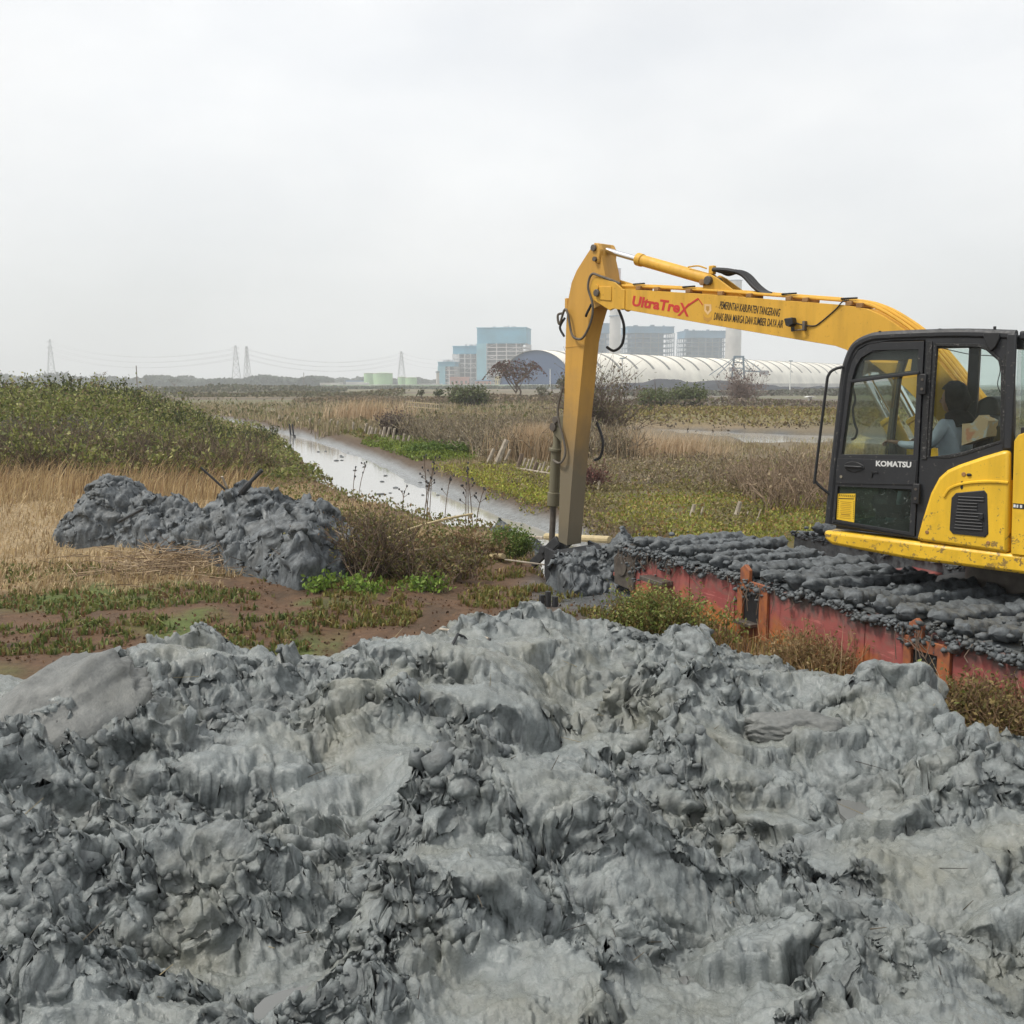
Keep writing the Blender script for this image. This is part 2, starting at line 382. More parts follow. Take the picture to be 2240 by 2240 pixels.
# palettes: real surface colours
SOIL, SOILD, STRAW, OLIVE, GREEN, BRUSH, MUDG, TAN, GREYF = (np.array(c) for c in (
    (.118, .066, .034), (.068, .045, .025), (.32, .24, .135), (.135, .125, .042), (.115, .155, .035), (.160, .130, .080), (.125, .133, .135), (.26, .19, .115), (.17, .165, .155)))
def gcol(x, y):
    r = np.hypot(x, y); n = fbm(x * .5, y * .5, 4, 11); n2 = fbm(x * 1.7, y * 1.7, 3, 12); n3 = fbm(x * .06, y * .12, 4, 13); n4 = fbm(x * .008, np.log(r + 1) * 7, 4, 14)
    def mixc(c, col, w): return c + (col - c) * np.clip(w, 0, 1)[..., None]
    c = np.broadcast_to(SOIL, x.shape + (3,)).copy()
    c = mixc(c, SOILD, sm(.0, .6, n2) * .7)
    L = (x < xL(y))
    c = mixc(c, STRAW, L * sm(12.2, 14.5, y + 1.2 * n - .35 * (x + 3)) * sm(.2, 2.2, xL(y) - x))
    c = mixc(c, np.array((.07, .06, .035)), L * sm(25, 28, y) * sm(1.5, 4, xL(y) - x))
    c = mixc(c, GREEN * .8, (x < -1.6) * (y < 12.8) * sm(.05, .5, n + .25 * n2))
    Rr = 1 - L
    c = mixc(c, OLIVE, Rr * sm(13, 17, y) * sm(.5, 2, x - xR(y)) * .9)
    c = mixc(c, BRUSH, Rr * sm(23, 27, y + 3 * n) * sm(1, 4, x - xR(y)))
    c = mixc(c, TAN, sm(52, 75, y + 10 * n3) * (.75 + .25 * n3))
    c = mixc(c, OLIVE * 1.25, (x > 3) * sm(60, 66, y + .36 * (x - 12)) * sm(92, 84, y + .36 * (x - 12)) * .7)
    c = mixc(c, BRUSH, sm(88, 100, y) * (.5 + .5 * n3))
    c = mixc(c, GREYF, sm(125, 150, r) * (.65 + .3 * n3) * sm(-.02, .08, x / r))
    c = mixc(c, np.array((.13, .135, .065)), sm(55, 90, y) * sm(-.05, .35, n4) * .85); c = mixc(c, np.array((.09, .075, .05)), sm(70, 110, y) * sm(.0, .4, -n4) * .8)
    c = mixc(c, np.array((.07, .08, .05)), sm(500, 900, r) * .7)
    t = canal_t(x, y); c = mixc(c, SOILD * 1.3, sm(-1.4, -.5, t) * (x > xL(y)))
    c = mixc(c, MUDG * 1.75, sm(-.35, .1, t)); c = mixc(c, MUDG * .8, sm(-.8, 0, poly_sd(x, y, _pond)) * (y > 30))
    c = mixc(c, MUDG * .9, sm(1.3, .6, np.hypot((x - 1.15) / 1.0, (y - 12.2) / 1.6)))
    return c
rr = np.exp(np.linspace(math.log(2.0), math.log(5200), 270))
th = np.concatenate([np.linspace(-45, 45, 340), np.linspace(48, 312, 44)]) * math.pi / 180
RR, TH = np.meshgrid(rr, th, indexing='ij'); X, Y = RR * np.sin(TH), RR * np.cos(TH); Z = gh(X, Y)
V = np.stack([X, Y, Z], -1).reshape(-1, 3); col = gcol(X, Y).reshape(-1, 3)
F = grid_faces(len(rr), len(th), True)[:, ::-1]; nt = len(th)
ctr = np.array([[0, 0, 0]]); V = np.concatenate([V, ctr]); col = np.concatenate([col, [SOIL]])
cap = np.stack([np.full(nt, len(V) - 1), np.arange(nt), (np.arange(nt) + 1) % nt, (np.arange(nt) + 1) % nt], -1)
ground = mesh_np('ground', V, F, M['ground'], col=col); tag(ground, kind='structure')
wet = np.concatenate([np.maximum(sm(-.3, .2, canal_t(X, Y)), sm(1.3, .6, np.hypot((X - 1.15) / 1.0, (Y - 12.2) / 1.6))).ravel(), [0.]]).astype(np.float32)
at_ = ground.data.attributes.new('Wet', 'FLOAT_COLOR', 'POINT'); at_.data.foreach_set('color', np.repeat(wet[:, None], 4, 1).ravel())
def water_sheet(name, poly, z):
    mb = MB(); mb.plate(poly, [], z - .5, z, lambda a, b, c: (a, b, c)); o = mb.build(name, M['water']); tag(o, kind='structure'); return o
ys = [12.0, 13.5, 15, 17, 18.5, 20, 22, 25, 29, 35, 44, 54, 62, 80, 138]
water_sheet('canal_water', [(float(xL(y)) - .5, y) for y in ys] + [(float(xR(y)) + .45, y) for y in reversed(ys)], WATER_Z)
water_sheet('pond_water', [(5.2, 60.5), (9.7, 62), (12.6, 58.7), (16.6, 54.6), (24, 51), (41, 47), (41, 39), (24, 42.2), (13.4, 43.7), (10.2, 44.6), (10.4, 50.4), (9.0, 53.9), (7.6, 57.2)], POND_Z)

# ------------------------------------------------------------------ foreground mud bank
_cx = [-7, -4, -2.67, -2.4, -1.86, -1.38, -.92, -.47, .19, .47, 1.03, 1.23, 1.64, 2.08, 2.2, 2.6, 4, 7]
_cy = [4.2, 4.6, 5.1, 5.2, 6.1, 6.3, 6.4, 6.5, 6.7, 6.5, 6.3, 6.1, 5.7, 5.3, 5.05, 4.9, 4.5, 4.2]
_cz = [.95, 1.0, 1.03, .97, .93, .80, .82, .91, .95, .88, .95, .90, .86, .90, .76, .70, .66, .66]
def crumbs(x, y, s=0):
    """torn clods: rounded cell lumps at several sizes, warped"""
    wx = .16 * fbm(x * 2.3, y * 2.3, 3, 40 + s); wy = .16 * fbm(x * 2.3 + 7, y * 2.3, 3, 45 + s)
    h = 0
    for k, (f, a) in enumerate(((2.4, .10), (5.3, .075), (11.5, .044), (25, .021), (52, .009))):
        w = .30 / f; xx, yy = x * .78 + wx + w * perlin(x * f, y * f, 60 + k + s), y * 1.2 + wy + w * perlin(x * f + 3, y * f, 70 + k + s)
        d1, d2, cid, cx, cy = worley(xx * f, yy * f, 20 + k + s)
        dome = np.sqrt(np.clip(1 - (d1 / .95)**2, 0, 1)); q = rnd(cid)
        h = h + a * (dome * (.25 + 1.1 * q) + (rnd(cid, 1) - .5) * .9 * cx + (rnd(cid, 2) - .5) * .9 * cy - .35) * np.clip(d2 - d1, 0, .25) * 4
    return h
def slab_field(x, y, h, hb, slabs):
    """smeared sheets of mud: planes following the smoothed surface, flush at the back, torn off at the front; returns height, smear mask"""
    mask = np.zeros(x.shape)
    for (cx, cy, a, b, rot, lift, tilt, sd) in slabs:
        c, s = math.cos(rot), math.sin(rot); dx, dy = x - cx, y - cy
        sel = np.hypot(dx, dy) < 1.8 * max(a, b)
        if not sel.any(): continue
        dx, dy = dx[sel], dy[sel]; u, v = (dx * c + dy * s) / a, (-dx * s + dy * c) / b
        n = .34 * fbm(dx * 2.6 + sd, dy * 2.6, 4, sd) + .12 * fbm(dx * 12, dy * 12, 2, sd + 1)
        rad = np.hypot(u, v) + n
        st = .006 * perlin(u * a * 3, v * b * 28, sd + 1) + .003 * perlin(u * a * 7, v * b * 65, sd + 2) + .009 * fbm(dx * 6, dy * 6, 3, sd + 4)
        A = np.stack([np.ones(dx.shape), dx, dy], -1); core = rad < .8
        if core.sum() < 12: continue
        k = np.linalg.lstsq(A[core], hb[sel][core], rcond=None)[0]
        pl = (A @ k) * .7 + hb[sel] * .3 + lift - tilt * v + st
        wide = np.clip(.16 + .35 * (v + .3), .14, .55); w = sm(1.0 + wide * .3, 1.0 - wide, rad)
        hs = h[sel]; pl = hs + .10 * np.tanh((pl - hs) / .10); h[sel] = hs * (1 - w) + pl * w - .03 * sm(.97, 1.03, rad) * sm(1.22, 1.05, rad) * (v < .2)
        mk = mask[sel]; mask[sel] = np.maximum(mk, sm(1.0, .75, rad))
    return h, mask
def base_bank(x, y):
    yc = np.interp(x, _cx, _cy) + .10 * perlin(x * 2.2, y * 0 + .5, 90); zc = np.interp(x, _cx, _cz)
    h = .70 + (zc - .70) * sm(2.6, 1.0, np.clip(yc - y, 0, 9)) + .075 * fbm(x * .8, y * .8, 3, 30) + .10 * fbm(x * 1.9 + 5, y * 1.9, 3, 33) * sm(0, .7, yc - y)
    return h, yc
def bump(x, y, cx, cy, rx, ry, h, rot=0, p=2.):
    c, s = math.cos(rot), math.sin(rot); dx, dy = x - cx, y - cy
    d = np.abs((dx * c + dy * s) / rx)**p + np.abs((-dx * s + dy * c) / ry)**p; return h * np.exp(-d)
def mud_bank(x, y):
    h, yc = base_bank(x, y)
    for B in ((.02, 3.62, .50, .40, .36, -.2), (.55, 3.25, .62, .22, .20, -.45), (-.10, 2.9, .35, .5, .10, 0), (-.33, 2.92, .20, .22, .17, .4), (.40, 3.0, .16, .18, .13, 0), (.62, 2.85, .2, .2, .10, 0),
              (-1.05, 3.02, .36, .22, -.17, .25), (-1.15, 3.42, .55, .17, .16, .35), (-1.7, 2.7, .35, .25, .10, 0), (-1.25, 2.45, .5, .2, .08, 0), (-.55, 3.25, .2, .4, -.12, 0), (-.62, 2.66, .3, .12, -.10, 0),
              (1.15, 3.35, .5, .35, -.12, .2), (.62, 3.15, .3, .2, -.06, 0), (1.35, 2.7, .4, .3, .06, 0), (.9, 2.6, .25, .2, .10, 0), (-1.2, 4.6, .9, .2, .10, .5), (1.0, 4.3, .4, .25, -.08, 0),
              (-.50, 6.2, .35, .25, .12, 0), (.25, 6.35, .3, .3, .10, 0), (.30, 5.0, .5, .25, -.06, .2), (1.7, 4.3, .7, .35, -.07, 0), (-.2, 5.4, .6, .3, .05, 0), (1.05, 6.0, .2, .2, .06, 0)):
        h = h + bump(x, y, *B)
    hb = h.copy(); wx = .22 * fbm(x * 1.3, y * 1.3, 3, 141); wy = .22 * fbm(x * 1.3 + 9, y * 1.3, 3, 143)
    for f, a, N in ((1.5, .09, 5.), (3.4, .035, 5.)):       # torn plates: stepped contours of a warped noise
        q = N * fbm((x + wx) * f, (y * 1.25 + wy) * f, 3, 150 + int(f)); fr = q - np.floor(q); e = .10 + .25 * (perlin(x * 3, y * 3, 160) + .5)
        h = h + a * ((np.floor(q) + sm(1 - np.clip(e, .06, .5), 1, fr)) / N) + .010 * fr
    fw = .035 * fbm(x * 8, y * 8, 3, 190); fv = .035 * fbm(x * 8 + 4, y * 8, 3, 193)      # torn blocks: tilted facets with broken borders
    for f, a, sd_ in ((1.7, .11, 195), (3.9, .046, 197), (8.2, .013, 199)):
        xx, yy = (x * .62 + y * .30 + .7 * wx + fw) * f, (y * 1.3 - x * .3 + .7 * wy + fv) * f; d1, d2, cid, cx, cy = worley(xx, yy, sd_)
        h = h + a * (.9 * (rnd(cid) - .5) + 1.3 * ((rnd(cid, 1) - .5) * cx + (rnd(cid, 2) - .35) * cy)) * (.55 + .45 * sm(-.1, .5, yc - y)) - .25 * a * sm(.07, 0, d2 - d1)
    sp = sm(.04, .40, fbm(x * 1.05 + 3, y * 1.2, 4, 35) + .12 * fbm(x * 6, y * 6, 2, 36)); cr = crumbs(x, y)
    bx, by = x + .35 * wx, y + .35 * wy; bl = 0
    for f, a, sd_ in ((3.6, .032, 171), (8.5, .024, 173), (19, .020, 175), (43, .0115, 177)): bl = bl + a * (np.abs(perlin(bx * .72 * f + by * .25 * f, by * 1.3 * f - bx * .25 * f, sd_)) - .3)
    nc = .45 + .55 * sm(-.1, .9, yc - y); h = h + nc * (cr * (.22 + .68 * (1 - sp)) + bl * (.30 + .62 * (1 - sp))); hs_ = hb + .6 * (h - hb)
    d1, d2, _, _, _ = worley((x + .5 * wx) * 2.6, (y + .5 * wy) * 3.4, 180); h = h - .035 * sm(.05, .0, d2 - d1) * sm(-.1, .3, fbm(x * 1.4, y * 1.4, 2, 183))
    sl = [(-.30, 5.75, .62, .44, -.15, .06, .02, 3), (.10, 5.35, .40, .22, .1, .05, .03, 4), (-.25, 5.0, .46, .17, -.1, .05, .04, 5), (.35, 4.85, .28, .16, .25, .06, .04, 6), (-.85, 6.05, .45, .28, .3, .05, .04, 7), (-1.75, 5.55, .36, .32, .2, .05, .05, 8),
          (-2.5, 5.0, .5, .3, 0, .05, .04, 9), (.30, 3.98, .13, .32, .2, .04, .05, 10), (-.62, 4.35, .40, .30, .3, .06, .05, 12), (1.75, 5.25, .5, .24, -.15, .06, .04, 13), (1.2, 5.35, .45, .13, .05, .04, .04, 14), (1.15, 3.95, .45, .18, .1, -.02, .0, 15),
          (1.45, 3.6, .4, .18, .2, .03, .03, 16), (.12, 3.55, .30, .26, .5, .03, .05, 17), (-.12, 3.12, .2, .24, .6, .03, .05, 41), (.55, 2.62, .3, .22, .3, .04, .05, 18), (-.9, 2.98, .42, .18, .1, -.02, .02, 19), (-.98, 2.55, .4, .2, .35, .05, .05, 20), (-.02, 2.6, .3, .24, .7, .04, .06, 21),
          (1.25, 2.4, .5, .36, -.2, .05, .05, 22), (.72, 2.95, .2, .17, .4, .05, .05, 24), (-1.5, 2.35, .4, .22, .2, .03, .04, 25), (.75, 2.3, .36, .18, .1, .04, .05, 26), (-1.2, 3.60, .55, .18, .4, .05, .04, 11), (-1.17, 4.40, .38, .2, .45, .08, .07, 31)]
    g = np.random.default_rng(5)
    for i in range(30):
        a = g.uniform(-.6, .6); r = g.uniform(2.2, 6.2); cx, cy = r * math.sin(a), r * math.cos(a)
        if cy > np.interp(cx, _cx, _cy) - .25: continue
        sz = g.uniform(.06, .17) * (.7 + .1 * r); sl.append((cx, cy, sz * g.uniform(1, 2.2), sz, g.uniform(-.4, .9), g.uniform(.01, .06), g.uniform(.02, .06), 100 + i))
    h, m = slab_field(x, y, h, hs_, sl); m = np.maximum(m, .55 * sp)
    f = fbm(x * 34, y * 34, 3, 81) * .0075 - np.abs(perlin(x * 60 + y * 9, y * 66, 83)) * .006 + perlin(x * 95, y * 95, 82) * .0028
    h = h + f * (1 - .5 * m)
    pd = sm(.5, .9, fbm(x * .7 + 1, y * .9, 2, 88)) * 0
    drop = sm(-.06, .75, y - yc); h = h * (1 - drop) + (-.15) * drop
    return h, m
rr = np.exp(np.linspace(math.log(1.35), math.log(8.0), 1300)); th = np.linspace(-39, 39, 770) * math.pi / 180; NR = 770
RR, TH = np.meshgrid(rr, th, indexing='ij')
Z0, M0 = mud_bank(RR * np.sin(TH), RR * np.cos(TH))
ds = np.sqrt((np.diff(RR, axis=0) / RR[1:])**2 * .6 + (np.diff(Z0, axis=0) / RR[1:])**2)
for w_, ax_ in ((61, 1), (61, 1), (9, 0)):
    pad = [(0, 0), (0, 0)]; pad[ax_] = (w_ // 2 + 1, w_ // 2); c_ = np.cumsum(np.pad(ds, pad, 'edge'), ax_); n_ = ds.shape[ax_]; ds = (np.take(c_, np.arange(w_, w_ + n_), ax_) - np.take(c_, np.arange(n_), ax_)) / w_
cs_ = np.concatenate([np.zeros((1, len(th))), np.cumsum(ds, 0)])
RR2 = np.empty((NR, len(th))); Z = np.empty_like(RR2); MS = np.empty_like(RR2)      # rows spread evenly over the relief so that steep faces keep detail
for q in range(len(th)):
    t_ = np.linspace(0, cs_[-1, q], NR); RR2[:, q] = np.interp(t_, cs_[:, q], rr); Z[:, q] = np.interp(t_, cs_[:, q], Z0[:, q]); MS[:, q] = np.interp(t_, cs_[:, q], M0[:, q])
TH = np.broadcast_to(th, RR2.shape); X, Y = RR2 * np.sin(TH), RR2 * np.cos(TH)
k = (1 - .8 * MS)
DX = (.045 * fbm(X * 4 + Z * 5, Y * 4, 3, 51) + .012 * fbm(X * 9 + Z * 12, Y * 9, 2, 55) + .016 * fbm(X * 16 + Z * 20, Y * 16, 2, 53)) * k
DY = (.045 * fbm(X * 4 + 9, Y * 4 + Z * 5, 3, 52) + .012 * fbm(X * 9, Y * 9 + Z * 12, 2, 56) + .016 * fbm(X * 16, Y * 16 + Z * 20, 2, 54)) * k
def roughen(X, Y, Z, k, bands):
    """push a grid surface along its normals by noise sampled in all three directions"""
    P = np.stack([X, Y, Z], -1); N = np.cross(np.gradient(P, axis=0), np.gradient(P, axis=1)); N /= np.linalg.norm(N, axis=-1, keepdims=True) + 1e-9
    N *= np.sign(N[..., 2:3].mean()); d = 0
    for f, a, s in bands: d = d + a * (perlin(X * f, Y * f + Z * f * .7, s) + perlin(X * f + 5, Z * f * 1.1, s + 1) + perlin(Y * f, Z * f * 1.1 + 9, s + 2))
    return P + N * (d * k)[..., None]
V = roughen(X + DX, Y + DY, Z, (1 - .6 * MS), ((8, .008, 201), (19, .007, 204), (44, .0042, 207), (95, .002, 210))).reshape(-1, 3)
mud = mesh_np('mud_bank', V, grid_faces(NR, len(th))[:, ::-1], M['mud'], smooth=False); tag(mud, kind='structure')
at_ = mud.data.attributes.new('Smear', 'FLOAT_COLOR', 'POINT'); at_.data.foreach_set('color', np.repeat((MS * .5).astype(np.float32).reshape(-1, 1), 4, 1).ravel())
def mudz(x, y): return float(mud_bank(np.array([float(x)]), np.array([float(y)]))[0][0])

# crumbs: torn bits of mud lying on the bank, too many to count
def ico(sub):
    bm = bmesh.new(); bmesh.ops.create_icosphere(bm, subdivisions=sub, radius=1); bm.verts.ensure_lookup_table()
    v = np.array([q.co[:] for q in bm.verts]); f = np.array([[q.index for q in p.verts] for p in bm.faces]); bm.free(); return v, f
ICO1, ICO2 = ico(1), ico(2)
def clods(name, P, S, mat, g, big=False, flat=.72, parent=None, nvar=24):
    v, f = ICO2 if big else ICO1; vs = []
    for k in range(nvar):
        o = g.uniform(0, 50, 3); n = perlin(v[:, 0] * 1.3 + o[0], v[:, 1] * 1.3 + v[:, 2] * .9 + o[1], 3) * .45 + perlin(v[:, 0] * 2.9 + o[2], v[:, 2] * 2.9 + v[:, 1] + o[0], 4) * .30 + g.uniform(-.12, .12, len(v))
        q = v * (1 + n)[:, None]; pl = g.normal(0, 1, 3); pl /= np.linalg.norm(pl); t = q @ pl; q = q - np.clip(t - g.uniform(.35, .8), 0, 9)[:, None] * pl
        for _ in range(2): pl = g.normal(0, 1, 3); pl /= np.linalg.norm(pl); t = q @ pl; q = q - np.clip(t - g.uniform(.4, .9), 0, 9)[:, None] * pl
        vs.append(q)
    vs = np.array(vs); n = len(P); V = vs[g.integers(0, nvar, n)]
    a, b = g.uniform(0, 6.283, n), g.uniform(-.7, .7, n); ca, sa, cb, sb = np.cos(a)[:, None], np.sin(a)[:, None], np.cos(b)[:, None], np.sin(b)[:, None]
    sc_ = np.stack([g.uniform(.8, 1.5, n), g.uniform(.7, 1.1, n), np.full(n, flat) * g.uniform(.7, 1.2, n)], -1)[:, None, :]
    V = V * sc_; x, y, z = V[..., 0], V[..., 1], V[..., 2]; y, z = y * cb - z * sb, y * sb + z * cb; x, y = x * ca - y * sa, x * sa + y * ca
    V = np.stack([x, y, z], -1) * S[:, None, None] + P[:, None, :]
    F = np.arange(n)[:, None, None] * v.shape[0] + f[None]
    o = mesh_np(name, V.reshape(-1, 3), F.reshape(-1, 3), mat, parent, smooth=False); o['kind'] = 'stuff'; return o
g_c = np.random.default_rng(21); Vg = V.reshape(X.shape + (3,))
def crumb_spots(n, thr):
    i = (g_c.uniform(0, 1, n)**1.0 * (X.shape[0] - 1)).astype(int); j = g_c.integers(0, X.shape[1], n); p = Vg[i, j]; m = MS[i, j]
    den = fbm(p[:, 0] * 1.7, p[:, 1] * 1.7, 4, 93) + .25 * fbm(p[:, 0] * 6, p[:, 1] * 6, 2, 97); ok = (den > thr) & (m < .35) & (p[:, 2] > .25) & (np.abs(p[:, 0] / p[:, 1]) < .62)
    return p[ok]
p = crumb_spots(30000, .05)[:4300]; s_ = np.clip(np.exp(g_c.normal(math.log(.0095), .45, len(p))), .005, .026) * (.55 + .13 * p[:, 1]); clods('mud_crumbs', p - np.array([0, 0, .1]) * s_[:, None], s_, M['mud_crumb'], g_c)
p = crumb_spots(9000, .05)[:400]; s_ = np.clip(np.exp(g_c.normal(math.log(.030), .45, len(p))), .016, .085) * (.7 + .08 * p[:, 1]); k_ = p[:, 1] > 3.0; p = p[k_]; s_ = s_[k_]; clods('mud_crumbs', p - np.array([0, 0, .35]) * s_[:, None], s_, M['mud_crumb'], g_c, True)

def mud_block(name, c, dim, rot, seed, mat, label, cat='mud slab', group='large smooth slabs and clods on the mud bank', pw=3.2, n=56, m=84):
    """a lump cut by the bucket: squarish body, smooth striated top, torn sides"""
    i, j = np.meshgrid(np.linspace(0, math.pi, n), np.linspace(0, 2 * math.pi, m, endpoint=False), indexing='ij')
    d = np.stack([np.sin(i) * np.cos(j), np.sin(i) * np.sin(j), np.cos(i)], -1)
    q = d / (np.abs(d)**pw).sum(-1, keepdims=True)**(1 / pw)
    a = fbm(d[..., 0] * 1.6 + seed, d[..., 1] * 1.6 + d[..., 2] * 1.3, 4, seed); b = fbm(d[..., 0] * 6 + seed, d[..., 1] * 6 + d[..., 2] * 6, 4, seed + 3)
    top = sm(.25, .75, q[..., 2])
    q = q * (1 + .13 * a + .08 * b * (1 - .95 * top))[..., None]
    q[..., 2] += top * (.16 * fbm(q[..., 0] * 1.6, q[..., 1] * 2.2, 3, seed + 5) + .022 * perlin(q[..., 0] * 4 + q[..., 1] * 2, q[..., 1] * 22, seed + 6))
    V = q.reshape(-1, 3) * np.array(dim)
    F = grid_faces(n, m, True)
    o = mesh_np(name, V, F[:, ::-1], mat); o.location = c; o.rotation_euler = rot
    return tag(o, label, cat, group)
mud_block('mud_slab', (-2.08, 4.40, .93), (.28, .50, .12), (R(32), R(24), R(-20)), 4, M['mud_smooth'], 'big smooth rounded mud slab tilted up at the left edge of the bank', pw=2.5)
mud_block('mud_clod', (1.36, 4.72, .86), (.23, .11, .085), (R(8), 0, R(-8)), 17, M['mud_smooth'], 'layered smooth mud lump beside the wet patch on the right of the bank', 'mud clod', pw=2.6)
mud_block('mud_slab', (2.06, 5.28, .88), (.17, .20, .12), (R(5), R(4), R(14)), 21, M['mud'], 'square cut mud block at the right end of the bank crest below the red hull', pw=5)
# sticks lying on the mud bank
def stick(name, pts, r, mat, label, cat='stick', group=None, n=6):
    o = MB().tube(spline(pts, 3), r, n).build(name, mat); return tag(o, label, cat, group)
def mz(x, y, d=.02): return (x, y, mudz(x, y) + d)
stick('twig', [mz(-.38, 5.35), mz(-.30, 5.55), mz(-.2, 5.72, .03), mz(-.13, 5.95, .04)], .008, M['wood_dark'], 'thin black twig lying across the pale smooth mud sheet')
stick('pole', [mz(-.47, 6.5, .05), mz(-.32, 6.25, .05), mz(-.14, 5.95, .05)], .007, M['wood'], 'pale straight stick on the crest of the mud bank left of the stumps')
stick('twig', [mz(-.10, 4.62, -.03), (-.10, 4.62, mudz(-.10, 4.62) + .12)], .008, M['wood_dark'], 'short dark twig standing upright in the middle of the mud bank')
stick('twig', [mz(-2.28, 5.2, .0), (-2.22, 5.22, mudz(-2.25, 5.2) + .12), (-2.14, 5.25, mudz(-2.2, 5.2) + .19)], .007, M['wood_dark'], 'small dark twig poking from the left end of the mud crest')

# puddles of grey water in the hollows, bits of root and straw
t = NT('muddy_puddle_water'); t.set(Base_Color=(.15, .155, .15), Roughness=.07, Specular_IOR_Level=.6); M['puddle'] = t.m
for cx, cy, r_ in ((1.30, 3.88, .42), (-.48, 2.66, .22), (.55, 2.78, .18), (-.95, 2.95, .22), (1.75, 4.35, .4)):
    xx, yy = np.meshgrid(np.linspace(-r_, r_, 40), np.linspace(-r_, r_, 40)); k_ = np.hypot(xx, yy) < r_; zz = mud_bank(cx + xx[k_], cy + yy[k_])[0]; z_ = float(np.percentile(zz, 9)) - .012
    o = MB().plate([(cx + r_ * (1 + .2 * math.sin(3 * q + cx)) * math.cos(q), cy + r_ * (1 + .2 * math.cos(2 * q)) * math.sin(q)) for q in np.linspace(0, 6.283, 28, endpoint=False)], [], z_ - .02, z_, lambda a, b, c: (a, b, c)).build('puddle_water', M['puddle']); tag(o, kind='structure')
# ------------------------------------------------------------------ fresh mud heaps
def heap(name, x0, x1, y0, y1, hf, mat, nx, ny, seed, label, group='heaps of dredged mud', amp=1., kind=None):
    x, y = np.meshgrid(np.linspace(x0, x1, nx), np.linspace(y0, y1, ny), indexing='ij')
    e = hf(x, y); cr = crumbs(x * .8 + seed, y * .8, 3)
    g = gh(x, y); ww = sm(0, .25, e); h = g + e + amp * ww * (1.2 * cr + .10 * fbm(x * 2.5 + seed, y * 2.5, 4, seed)) - .25 * (1 - ww)
    k = .09 * ww
    X = x + k * fbm(x * 3 + h * 4, y * 3, 3, seed + 1); Yv = y + k * fbm(x * 3 + 4, y * 3 + h * 4, 3, seed + 2)
    o = mesh_np(name, roughen(X, Yv, h, ww, ((6, .026, 211), (14, .022, 214), (32, .013, 217))).reshape(-1, 3), grid_faces(nx, ny), mat, smooth=False)
    return tag(o, label, 'mud heap', group, kind)
def left_heap(x, y):
    P = np.array([(-7.9, 17.3), (-7.2, 16.0), (-6.35, 16.0), (-5.14, 15.05), (-3.75, 13.4), (-3.0, 12.35), (-2.55, 11.95), (-2.1, 12.3), (-1.78, 13.2), (-2.0, 14.2), (-3.2, 15.6), (-4.6, 16.6), (-6.2, 17.6), (-7.3, 17.9)])
    d = poly_sd(x, y, P) + .12 * fbm(x * 2, y * 2, 3, 7)
    top = .62 + bump(x, y, -6.6, 16.5, .5, .8, .42) + bump(x, y, -3.8, 14.7, .8, .8, .38) + bump(x, y, -2.75, 13.2, .55, .7, .22) - bump(x, y, -4.7, 15.6, .3, .8, .12)
    return top * np.clip(1 - (1 - np.clip(d / 1.05, 0, 1))**2.2, 0, 1)
heap('mud_heap', -8.4, -1.6, 11.5, 18.4, left_heap, M['mud_dark'], 300, 280, 3, 'long dark heap of dredged mud on the dry grass left of the canal')
def bucket_heap(x, y):
    d = 1 - np.sqrt(((x - 1.12) / .66)**2 + ((y - 13.05) / .80)**2) + .10 * fbm(x * 3, y * 3, 3, 9)
    return .82 * np.clip(1 - (1 - np.clip(d / .8, 0, 1))**2.0, 0, 1)
heap('mud_heap', .25, 2.1, 12.0, 14.2, bucket_heap, M['mud_dark'], 140, 140, 9, 'wet black mud heap at the foot of the yellow digging arm', amp=.8)
for (x, y, rx, ry, h, lab) in ((-.12, 17.7, .42, .26, .15, 'small dark clod pile on the near canal bank beside the low green bush'), (.42, 16.9, .25, .3, .18, 'low grey mud hump at the water edge left of the digging arm')):
    heap('mud_heap', x - .6, x + .6, y - .5, y + .5, lambda X_, Y_: h * 1.6 * np.clip(1 - np.sqrt(((X_ - x) / (rx * 1.3))**2 + ((Y_ - y) / (ry * 1.3))**2), 0, 1), M['mud_dark'], 70, 60, 13, lab, amp=.45)
xx, yy = g_c.uniform(-8, -2, 9000), g_c.uniform(11.9, 18, 9000); e_ = left_heap(xx, yy); k_ = e_ > .12; q_ = np.column_stack([xx, yy, gh(xx, yy) + e_ * 1.03])[k_][:2000]
q_[:, 2] -= .02; s_ = np.clip(np.exp(g_c.normal(math.log(.032), .4, len(q_))), .018, .07); clods('heap_crumbs', q_, s_, M['mud_dark'], g_c)
hz = lambda x, y: float(gh(np.array([x]), np.array([y]))[0])
grp = 'muddy sticks on the left mud heap'
stick('stick', [(-4.0, 14.55, .92), (-4.42, 14.5, 1.33)], .016, M['wood_dark'], 'thin dark stick leaning left on top of the left mud heap', group=grp)
stick('stick', [(-4.05, 14.6, .95), (-4.12, 14.5, 1.2)], .018, M['wood'], 'short pale stick stub between the two dark sticks on the left heap', group=grp)
tag(MB().tube([(-3.82, 14.35, .98), (-3.7, 14.3, 1.10), (-3.66, 14.3, 1.15), (-3.50, 14.3, 1.31)], [.045, .05, .026, .03], 9).build('log', M['wood_dark']), 'thick muddy log pointing right on top of the left mud heap', 'log', grp)
stick('stick', [(-5.9, 15.2, .45), (-5.5, 15.15, .66)], .02, M['wood_dark'], 'slim muddy stick lying on the front of the left mud heap', group=grp)
